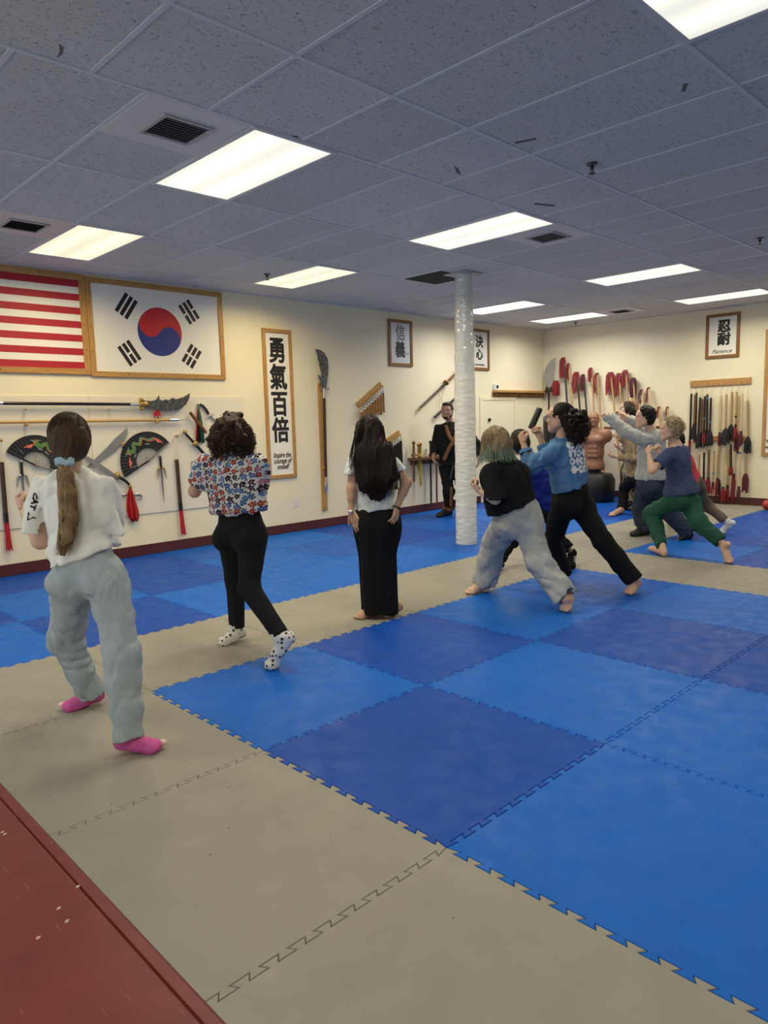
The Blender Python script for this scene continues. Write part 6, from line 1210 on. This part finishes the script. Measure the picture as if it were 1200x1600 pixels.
body = [ell(J['pel']+L*.66, A, (.165, .135, .18)), ell(J['pel']+L*.34, A, (.155, .135, .22)), ell(J['pel']+L*.06, A, (.165, .14, .17)), cone(J['sl'], J['sr'], .062, .062), cone(J['pel']+L*.85, J['nk']-up*.012, .085, .06)]
mesh_of([grow([dict(p=body, k=.05, cut=[(J['pel']-up*.06, -up)]), longsleeve('l', .064, .055, .05, .9), longsleeve('r', .064, .055, .05, .9)], .009, .03, [(sd, 5, 16, .008, 61, 1), (up, 8, 20, .004, 62)])], 'long_sleeved_shirt', cloth('royal_blue_cloth', (.012, .025, .24)), P7)
trousers(P7, J, TR6, J['pel']+up*.08, up, .095, .074, .066, s=.95, hipr=(.15, .13, .14), cutl={'l': -.02, 'r': -.05}, name='trousers')
BS = cloth('black_sock', (.010, .010, .011), bs=500)
for d, b_, td in (('l', bl, A3(*(bl-J['al'])[:2], 0)), ('r', br, nrm(FL(888, 885)-FL(900, 880)))):
    o = footwear(P7, 'sock', J, d, b_, td, s*1.04, BS, .005, .02)
    if d == 'r':
        g = nrm(b_-J['ar'])
        for k in range(3): q = J['ar']+g*(.035+.022*k)-HF*.034-UPV*.008+RV*.022; MB().tube([q-RV*.018, q+RV*.018-HF*.004+UPV*.012], .0045, 6).build('white_stripe', M_paper, o, True)
S, Fw, U = frame(fd); Ax = np.array([S, Fw, U]); hc = J['hd']; P = lambda x, y, z: hc+S*x+Fw*y+U*z
mesh_of([grow([dict(p=[ell(P(0, -.012, .036), Ax, (.088, .104, .096)), ell(P(0, -.045, -.02), Ax, (.082, .07, .085))], k=.04, cut=[(P(0, .07, .05), Fw*.8-U*.6), (P(0, .02, -.015), Fw*.8-U*.35)])], .007, folds=[(UPV, 10, 70, .003, 3, 1)], pad=.02)], 'hair', H6, P7)
HB = hair_mat('short_black_hair', (.005, .004, .004), (.020, .014, .011), .55, (80, 80, 30))
def short_hair(t, hc, fd, m, r=(.088, .104, .092), z=.040, fringe=.0, wild=.006, hl=.062, side=-.005, curly=0, s=1):
    S, Fw, U = frame(fd); Ax = np.array([S, Fw, U]); P = lambda x, y, z: hc+(S*x+Fw*y+U*z)*s
    p = [ell(P(0, -.012, z), Ax, np.array(r)*s), ell(P(0, -.045, -.012), Ax, (.078*s, .066*s, .082*s))]
    if fringe: p.append(ell(P(0, .075, .066), Ax, (.070*s, .035*s, .035*s)))
    h_ = mesh_of([grow([dict(p=p, k=.035, cut=[(P(0, .078+fringe, hl-.0), Fw*.8-U*.6), (P(0, .024, side), Fw*.85-U*.3)])], .0065, folds=[(UPV, 30, 40, wild, 3, 1), (UPV, 70, 80, wild*.5, 4)], pad=.03)], 'hair', m, t)
    return h_, P, Ax
# ---------------------------------------------------------------- boy in grey hoodie and jeans, arm stretched out
J = J_(pel=(1017, 748, 8.3), nk=(1019, 676, 8.3), hd=(1008, 653, 8.26), sl=(1010, 688, 8.16), sr=(1026, 686, 8.44), el=(980, 676, 8.2), wl=(953, 653, 8.3), er=(1000, 665, 8.55), wr=(974, 648, 8.62),
       hl=(1010, 758, 8.24), hr=(1026, 758, 8.36), kl=(1000, 797, 8.52), al=(1006, 828, 8.5), kr=(1044, 800, 8.2), ar=(1070, 836, 8.14))
J['al'] = FL(1008, 836)+UPV*.085; J['ar'] = FL(1074, 842)+UPV*.085; bl = FL(991, 838)+UPV*.03; br = FL(1055, 845)+UPV*.03; bone_check('P8', J); s = .98; fd = facing(-.93, .3)
P8 = person('black-haired boy in pale grey hoodie and dark jeans, one arm stretched out', J, s, SK1, fd, h=(.013, .0065, .0055, .008), hands=[('l', J['wl']-J['el'], -UPV, 'fist'), ('r', J['wr']-J['er'], RV*.2-UPV, 'fist')])
sd, fw, up = torso_axes(J); L = J['nk']-J['pel']; A = np.array([sd, fw, up])
body = [ell(J['pel']+L*.68, A, (.19, .16, .19)), ell(J['pel']+L*.36, A, (.18, .16, .23)), ell(J['pel']+L*.04, A, (.205, .19, .18)), cone(J['sl'], J['sr'], .075, .075), cone(J['pel']+L*.85, J['nk']-up*.01, .10, .075), ell(J['nk']-fw*.09-up*.05, A, (.11, .06, .08))]
GH = cloth('pale_grey_fleece', (.40, .42, .425))
hd8 = mesh_of([grow([dict(p=body, k=.05, cut=[(J['pel']-up*.015, -up)]), longsleeve('l', .085, .080, .072, 1.25), longsleeve('r', .08, .07, .058, .85)], .0085, .035, [(up, 5, 15, .007, 71, 1), (sd+up, 8, 20, .006, 72, 1), (HF, 20, 9, .006, 73, 1, J['el'], .2)])], 'hoodie', GH, P8)
JE = mat('dark_denim', (.034, .046, .074), .8, var=.2, vscale=9, bump=.2, bscale=400, spec=.2)
trousers(P8, J, JE, J['pel']+up*.1, up, .118, .100, .105, s=1.1, seat=.10, hipr=(.17, .15, .15), cutl={'l': .035, 'r': .03}, name='jeans', folds=[(UPV, 6, 14, .007, 4, 1), (UPV, 22, 9, .007, 5, 1, J['al'], .2), (UPV, 22, 9, .007, 6, 1, J['ar'], .2)])
for d, b_ in (('l', bl), ('r', br)): footwear(P8, 'shoe', J, d, b_, A3(*(b_-J['a'+d])[:2], 0), 1.08, mat('black_canvas_shoe', (.012, .012, .014), .6), .012, .03, .008)
short_hair(P8, J['hd'], fd, HB, (.094, .112, .098), .046, .008, .007, .045); eyes(P8, J['hd'], fd, .98, brow=HB)
# ---------------------------------------------------------------- blond boy in navy tee and green trousers
J = J_(pel=(1064, 770, 7.22), nk=(1057, 697, 7.22), hd=(1048, 672, 7.20), sl=(1046, 711, 7.10), sr=(1068, 706, 7.36), el=(1019, 735, 7.05), wl=(1014, 709, 7.16), er=(1048, 735, 7.5), wr=(1030, 708, 7.5),
       hl=(1058, 780, 7.18), hr=(1074, 780, 7.26), kl=(1018, 803, 7.50), al=(1034, 845, 7.56), kr=(1092, 817, 7.02), ar=(1133, 852, 6.80))
J['al'] = FL(1036, 858, .078); bl = FL(1019, 858, .022); br = FL(1139, 876, .026); bone_check('P10', J); s = .92; fd = facing(-.93, .3, .02)
P10 = person('blond boy in navy tee and dark green trousers, barefoot in a deep lunge', J, s, SK1, fd, h=(.012, .006, .005, .006), hands=[('l', J['wl']-J['el'], RV*.8+HF*.3, 'fist'), ('r', J['wr']-J['er'], RV*.5-HF*.3, 'fist')], feet=[('l', bl, A3(*(bl-J['al'])[:2], 0)), ('r', br, nrm(FL(1137, 879)-FL(1146, 874)))])
sd, fw, up = torso_axes(J); L = J['nk']-J['pel']; A = np.array([sd, fw, up])
body = [ell(J['pel']+L*.68, A, (.155, .12, .17)), ell(J['pel']+L*.36, A, (.15, .125, .22)), ell(J['pel']+L*.02, A, (.182, .170, .17)), cone(J['sl'], J['sr'], .060, .060), cone(J['pel']+L*.85, J['nk']-up*.012, .08, .055)]
NV = cloth('navy_jersey', (.052, .072, .16))
mesh_of([grow([dict(p=body, k=.045, cut=[(J['pel']-up*.01, -up)]), sleeve(J['sl'], J['el'], .66, .066, .072), sleeve(J['sr'], J['er'], .66, .066, .072)], .0075, .03, [(up+fw, 6, 18, .006, 81, 1), (sd+up, 9, 24, .003, 82)])], 'tee_shirt', NV, P10)
GT = cloth('dark_green_cotton', (.018, .080, .055))
trousers(P10, J, GT, J['pel']+up*.10, up, .104, .090, .062, s=1.0, seat=.10, hipr=(.155, .14, .15), cutl={'l': -.04, 'r': -.05}, name='joggers', folds=[(UPV, 6, 15, .006, 4, 1), (RV, 8, 18, .004, 5, 1), (UPV, 24, 9, .006, 6, 1, J['al']+UPV*.1, .16)])
HBL = hair_mat('ash_blond_hair', (.24, .17, .095), (.55, .43, .28), .6, (60, 60, 40)); h_, P, Ax = short_hair(P10, J['hd'], fd, HBL, (.096, .112, .098), .044, .004, .013, .055); eyes(P10, J['hd'], fd, .92, brow=HBL)
curls(J['hd']-nrm(fd)*.015+UPV*.03, Ax, (.098, .108, .105), 300, random.Random(2), .0014, HBL, h_, .025, .010, front=.55, zlo=-.45, turns=1.2)
# ---------------------------------------------------------------- person in tan jacket and black trousers behind the grey hoodie
D = 10.3
J = J_(pel=(996, 742, D), nk=(988, 672, D), hd=(981, 648, D), sl=(980, 682, D-.14), sr=(996, 681, D+.14), el=(987, 716, D-.2), wl=(963, 714, D-.1), er=(985, 700, D+.1), wr=(970, 684, D+.05),
       hl=(990, 748, D-.06), hr=(1002, 748, D+.08), kl=(976, 762, D+.22), al=(971, 800, D+.16), kr=(1008, 772, D-.1), ar=(1018, 800, D-.2))
J['al'] = FL(971, 803)+UPV*.08; bl = FL(957, 804, .024); J['ar'] = FL(1016, 808)+UPV*.08; br = FL(1004, 809, .024); bone_check('P9', J); s = 1.0; fd = facing(-.95, .25)
P9 = person('black-haired person in tan jacket and black trousers, hidden behind the grey hoodie', J, s, SK2, fd, h=(.014, .008, .006, .008), hands=[('l', J['wl']-J['el'], UPV, 'half'), ('r', J['wr']-J['er'], -UPV+HF, 'half')], feet=[('l', bl, A3(*(bl-J['al'])[:2], 0)), ('r', br, A3(*(br-J['ar'])[:2], 0))])
sd, fw, up = torso_axes(J); L = J['nk']-J['pel']; A = np.array([sd, fw, up])
body = [ell(J['pel']+L*.68, A, (.18, .14, .19)), ell(J['pel']+L*.36, A, (.17, .14, .22)), ell(J['pel']+L*.02, A, (.18, .15, .2)), cone(J['sl'], J['sr'], .07, .07), cone(J['pel']+L*.85, J['nk']-up*.01, .09, .065)]
mesh_of([grow([dict(p=body, k=.05, cut=[(J['pel']-up*.08, -up)]), longsleeve('l', .072, .064, .054), longsleeve('r', .072, .064, .054)], .010, .03, [(up, 8, 16, .008, 91, 1)])], 'jacket', mat('tan_camouflage', (.28, .20, .11), .8, var=.5, vscale=14), P9)
trousers(P9, J, TR6, J['pel']+up*.05, up, .10, .082, .070, s=1.0, hipr=(.16, .14, .14), cutl={'l': .0, 'r': 0}, name='trousers'); short_hair(P9, J['hd'], fd, HB)
# ---------------------------------------------------------------- brown-haired person in khaki beyond
D = 11.1
J = J_(pel=(990, 738, D), nk=(988, 672, D), hd=(980, 640, D), sl=(979, 678, D-.14), sr=(996, 681, D+.14), el=(982, 706, D-.15), wl=(968, 700, D-.1), er=(990, 706, D+.2), wr=(978, 700, D+.2),
       hl=(984, 744, D-.08), hr=(996, 744, D+.08), kl=(978, 766, D+.1), al=(981, 794, D), kr=(996, 768, D+.1), ar=(1000, 796, D))
J['al'] = FL(981, 797)+UPV*.085; J['ar'] = FL(998, 798)+UPV*.085; bone_check('P9b', J); s = 1.04; fd = facing(-.9, .3)
P9b = person('brown-haired person in khaki clothes, farthest of the group by the dummies', J, s, SK1, fd, h=(.016, .009, .007, .009), hands=[('l', J['wl']-J['el'], UPV, 'fist'), ('r', J['wr']-J['er'], UPV, 'fist')])
sd, fw, up = torso_axes(J); L = J['nk']-J['pel']; A = np.array([sd, fw, up]); KH = cloth('khaki_cotton', (.24, .22, .15))
body = [ell(J['pel']+L*.68, A, (.18, .14, .19)), ell(J['pel']+L*.36, A, (.17, .14, .22)), ell(J['pel']+L*.0, A, (.19, .17, .2)), cone(J['sl'], J['sr'], .07, .07), cone(J['pel']+L*.85, J['nk']-up*.01, .09, .065)]
mesh_of([grow([dict(p=body, k=.05, cut=[(J['pel']-up*.10, -up)]), longsleeve('l', .072, .064, .054), longsleeve('r', .072, .064, .054)], .011, .03, [(up, 8, 16, .008, 92, 1)])], 'shirt', KH, P9b)
trousers(P9b, J, cloth('grey_brown_cotton', (.13, .115, .095)), J['pel']+up*.02, up, .105, .09, .08, s=1.0, hipr=(.17, .14, .14), name='trousers'); short_hair(P9b, J['hd'], fd, hair_mat('mid_brown_hair', (.035, .02, .012), (.085, .05, .028), .6))
for d, du in (('l', -12), ('r', -12)): a = J['a'+d]; b_ = a-RV*.11; b_[2] = .03; footwear(P9b, 'shoe', J, d, b_, -RV, 1.05, mat('black_canvas_shoe', (0, 0, 0)), .01, .02, .010)
# ---------------------------------------------------------------- child in pink shirt behind the blond boy
D = 8.5
J = J_(pel=(1082, 755, D), nk=(1066, 708, D), hd=(1056, 689, D), sl=(1060, 716, D-.1), sr=(1072, 715, D+.12), el=(1047, 728, D-.1), wl=(1040, 712, D), er=(1058, 730, D+.2), wr=(1046, 714, D+.25),
       hl=(1077, 760, D-.05), hr=(1089, 760, D+.05), kl=(1052, 784, D+.15), al=(1049, 812, D+.2), kr=(1104, 790, D+.1), ar=(1133, 817, D))
J['al'] = FL(1049, 819)+UPV*.07; bl = FL(1036, 821, .022); br = FL(1128, 831, .026); J['ar'] = DP(1138, 817, (br-EYE)@HF-.02); bone_check('P11', J); s = .82; fd = facing(-.95, .25)
P11 = person('child in pink shirt and grey-brown trousers lunging behind the blond boy', J, s, SK3, fd, h=(.013, .007, .006, .007), hands=[('l', J['wl']-J['el'], RV, 'fist'), ('r', J['wr']-J['er'], RV, 'fist')])
sd, fw, up = torso_axes(J); L = J['nk']-J['pel']; A = np.array([sd, fw, up])
body = [ell(J['pel']+L*.66, A, (.13, .10, .14)), ell(J['pel']+L*.3, A, (.125, .10, .17)), ell(J['pel']+L*.04, A, (.135, .11, .13)), cone(J['sl'], J['sr'], .05, .05), cone(J['pel']+L*.85, J['nk']-up*.012, .07, .05)]
mesh_of([grow([dict(p=body, k=.045, cut=[(J['pel']-up*.02, -up)]), sleeve(J['sl'], J['el'], .66, .055, .06), sleeve(J['sr'], J['er'], .66, .055, .06)], .009, .03, [(up, 6, 18, .005, 95, 1)])], 'tee_shirt', cloth('coral_pink', (.58, .06, .085)), P11)
trousers(P11, J, cloth('taupe_cotton', (.13, .105, .08)), J['pel']+up*.06, up, .085, .066, .052, s=.9, hipr=(.13, .115, .12), seat=.085, cutl={'l': -.03, 'r': -.045}, name='trousers', folds=[(UPV, 6, 16, .005, 4, 1)])
for d, b_, td in (('l', bl, A3(*(bl-J['al'])[:2], 0)), ('r', br, nrm(FL(1126, 833)-FL(1136, 827)))): footwear(P11, 'sock', J, d, b_, td, .92, mat('white_grey_sock', (.60, .61, .62), .8, var=.25, vscale=40), .006, .03)
short_hair(P11, J['hd'], fd, HB, s=.9)
# ================================================================= bald training dummies on black bases
RUB = mat('brown_rubber_skin', (.34, .165, .095), .42, var=.06, vscale=6, spec=.4)
def dummy(p, zh, label, fd, br=.36):
    """torso of a man down to the hips on a water-filled black base"""
    t = thing('training_dummy', label, 'training dummy', p, 'bald training dummies'); S, Fw, U = frame(fd); A = np.array([S, Fw, U]); hc = p+UPV*zh; P = lambda x, y, z: hc+S*x+Fw*y+U*z
    g = [dict(p=[ell(P(0, -.02, -.36), A, (.205, .135, .17)), ell(P(0, -.02, -.56), A, (.175, .125, .20)), ell(P(0, -.02, -.80), A, (.185, .13, .17)), cone(P(-.20, -.02, -.25), P(.20, -.02, -.25), .085, .085), ell(P(-.225, -.02, -.30), A, (.075, .075, .09)), ell(P(.225, -.02, -.30), A, (.075, .075, .09)),
        cone(P(0, -.015, -.06), P(0, -.025, -.20), .062, .085)], k=.05, cut=[(P(0, 0, -.86), -U)]),
        dict(p=[ell(P(k*.085, .085, -.34), A, (.088, .045, .065)) for k in (-1, 1)], k=.015, K=.025), dict(p=[ell(P(k*.042, .092, -.47-.075*j), A, (.040, .022, .032)) for k in (-1, 1) for j in range(3)], k=.012, K=.02)]
    hg, _ = head_groups(hc, fd, 1.08, nose=1.1); mesh_of([grow(g, .010, .03), grow(hg, .0065, .012)], 'torso', RUB, t)
    for k in (-1, 1): MB().tube([P(k*.02, .104, .034), P(k*.055, .092, .036)], [.008, .006], 6, .7).build('brow', RUB, t, True)
    z0 = p[2]+zh-.86; b = A3(p[0], p[1], 0); MB().tube([b+UPV*(z0+.02), b+UPV*(z0-.05)], [.14, .13], 20).build('collar', M_black, t, True)
    MB().tube([b+UPV*.002, b+UPV*.05, b+UPV*(z0-.16), b+UPV*(z0-.06), b+UPV*(z0-.04)], [br*.9, br*.98, br, br*.84, .14], 28).build('base', mat('black_plastic', (0, 0, 0)), t, True); return t
q = DP(928, 655, 12.2); dummy(A3(q[0], q[1], 0), q[2], 'brown bald training dummy torso on a black base, seen whole beside the blue hoodie', facing(-.45, -.9))
q = DP(989, 636, 11.62); dummy(A3(q[0], q[1], 0), q[2], 'bald training dummy of which only the head shows above the brown-haired person', facing(-.6, -.8), .18)
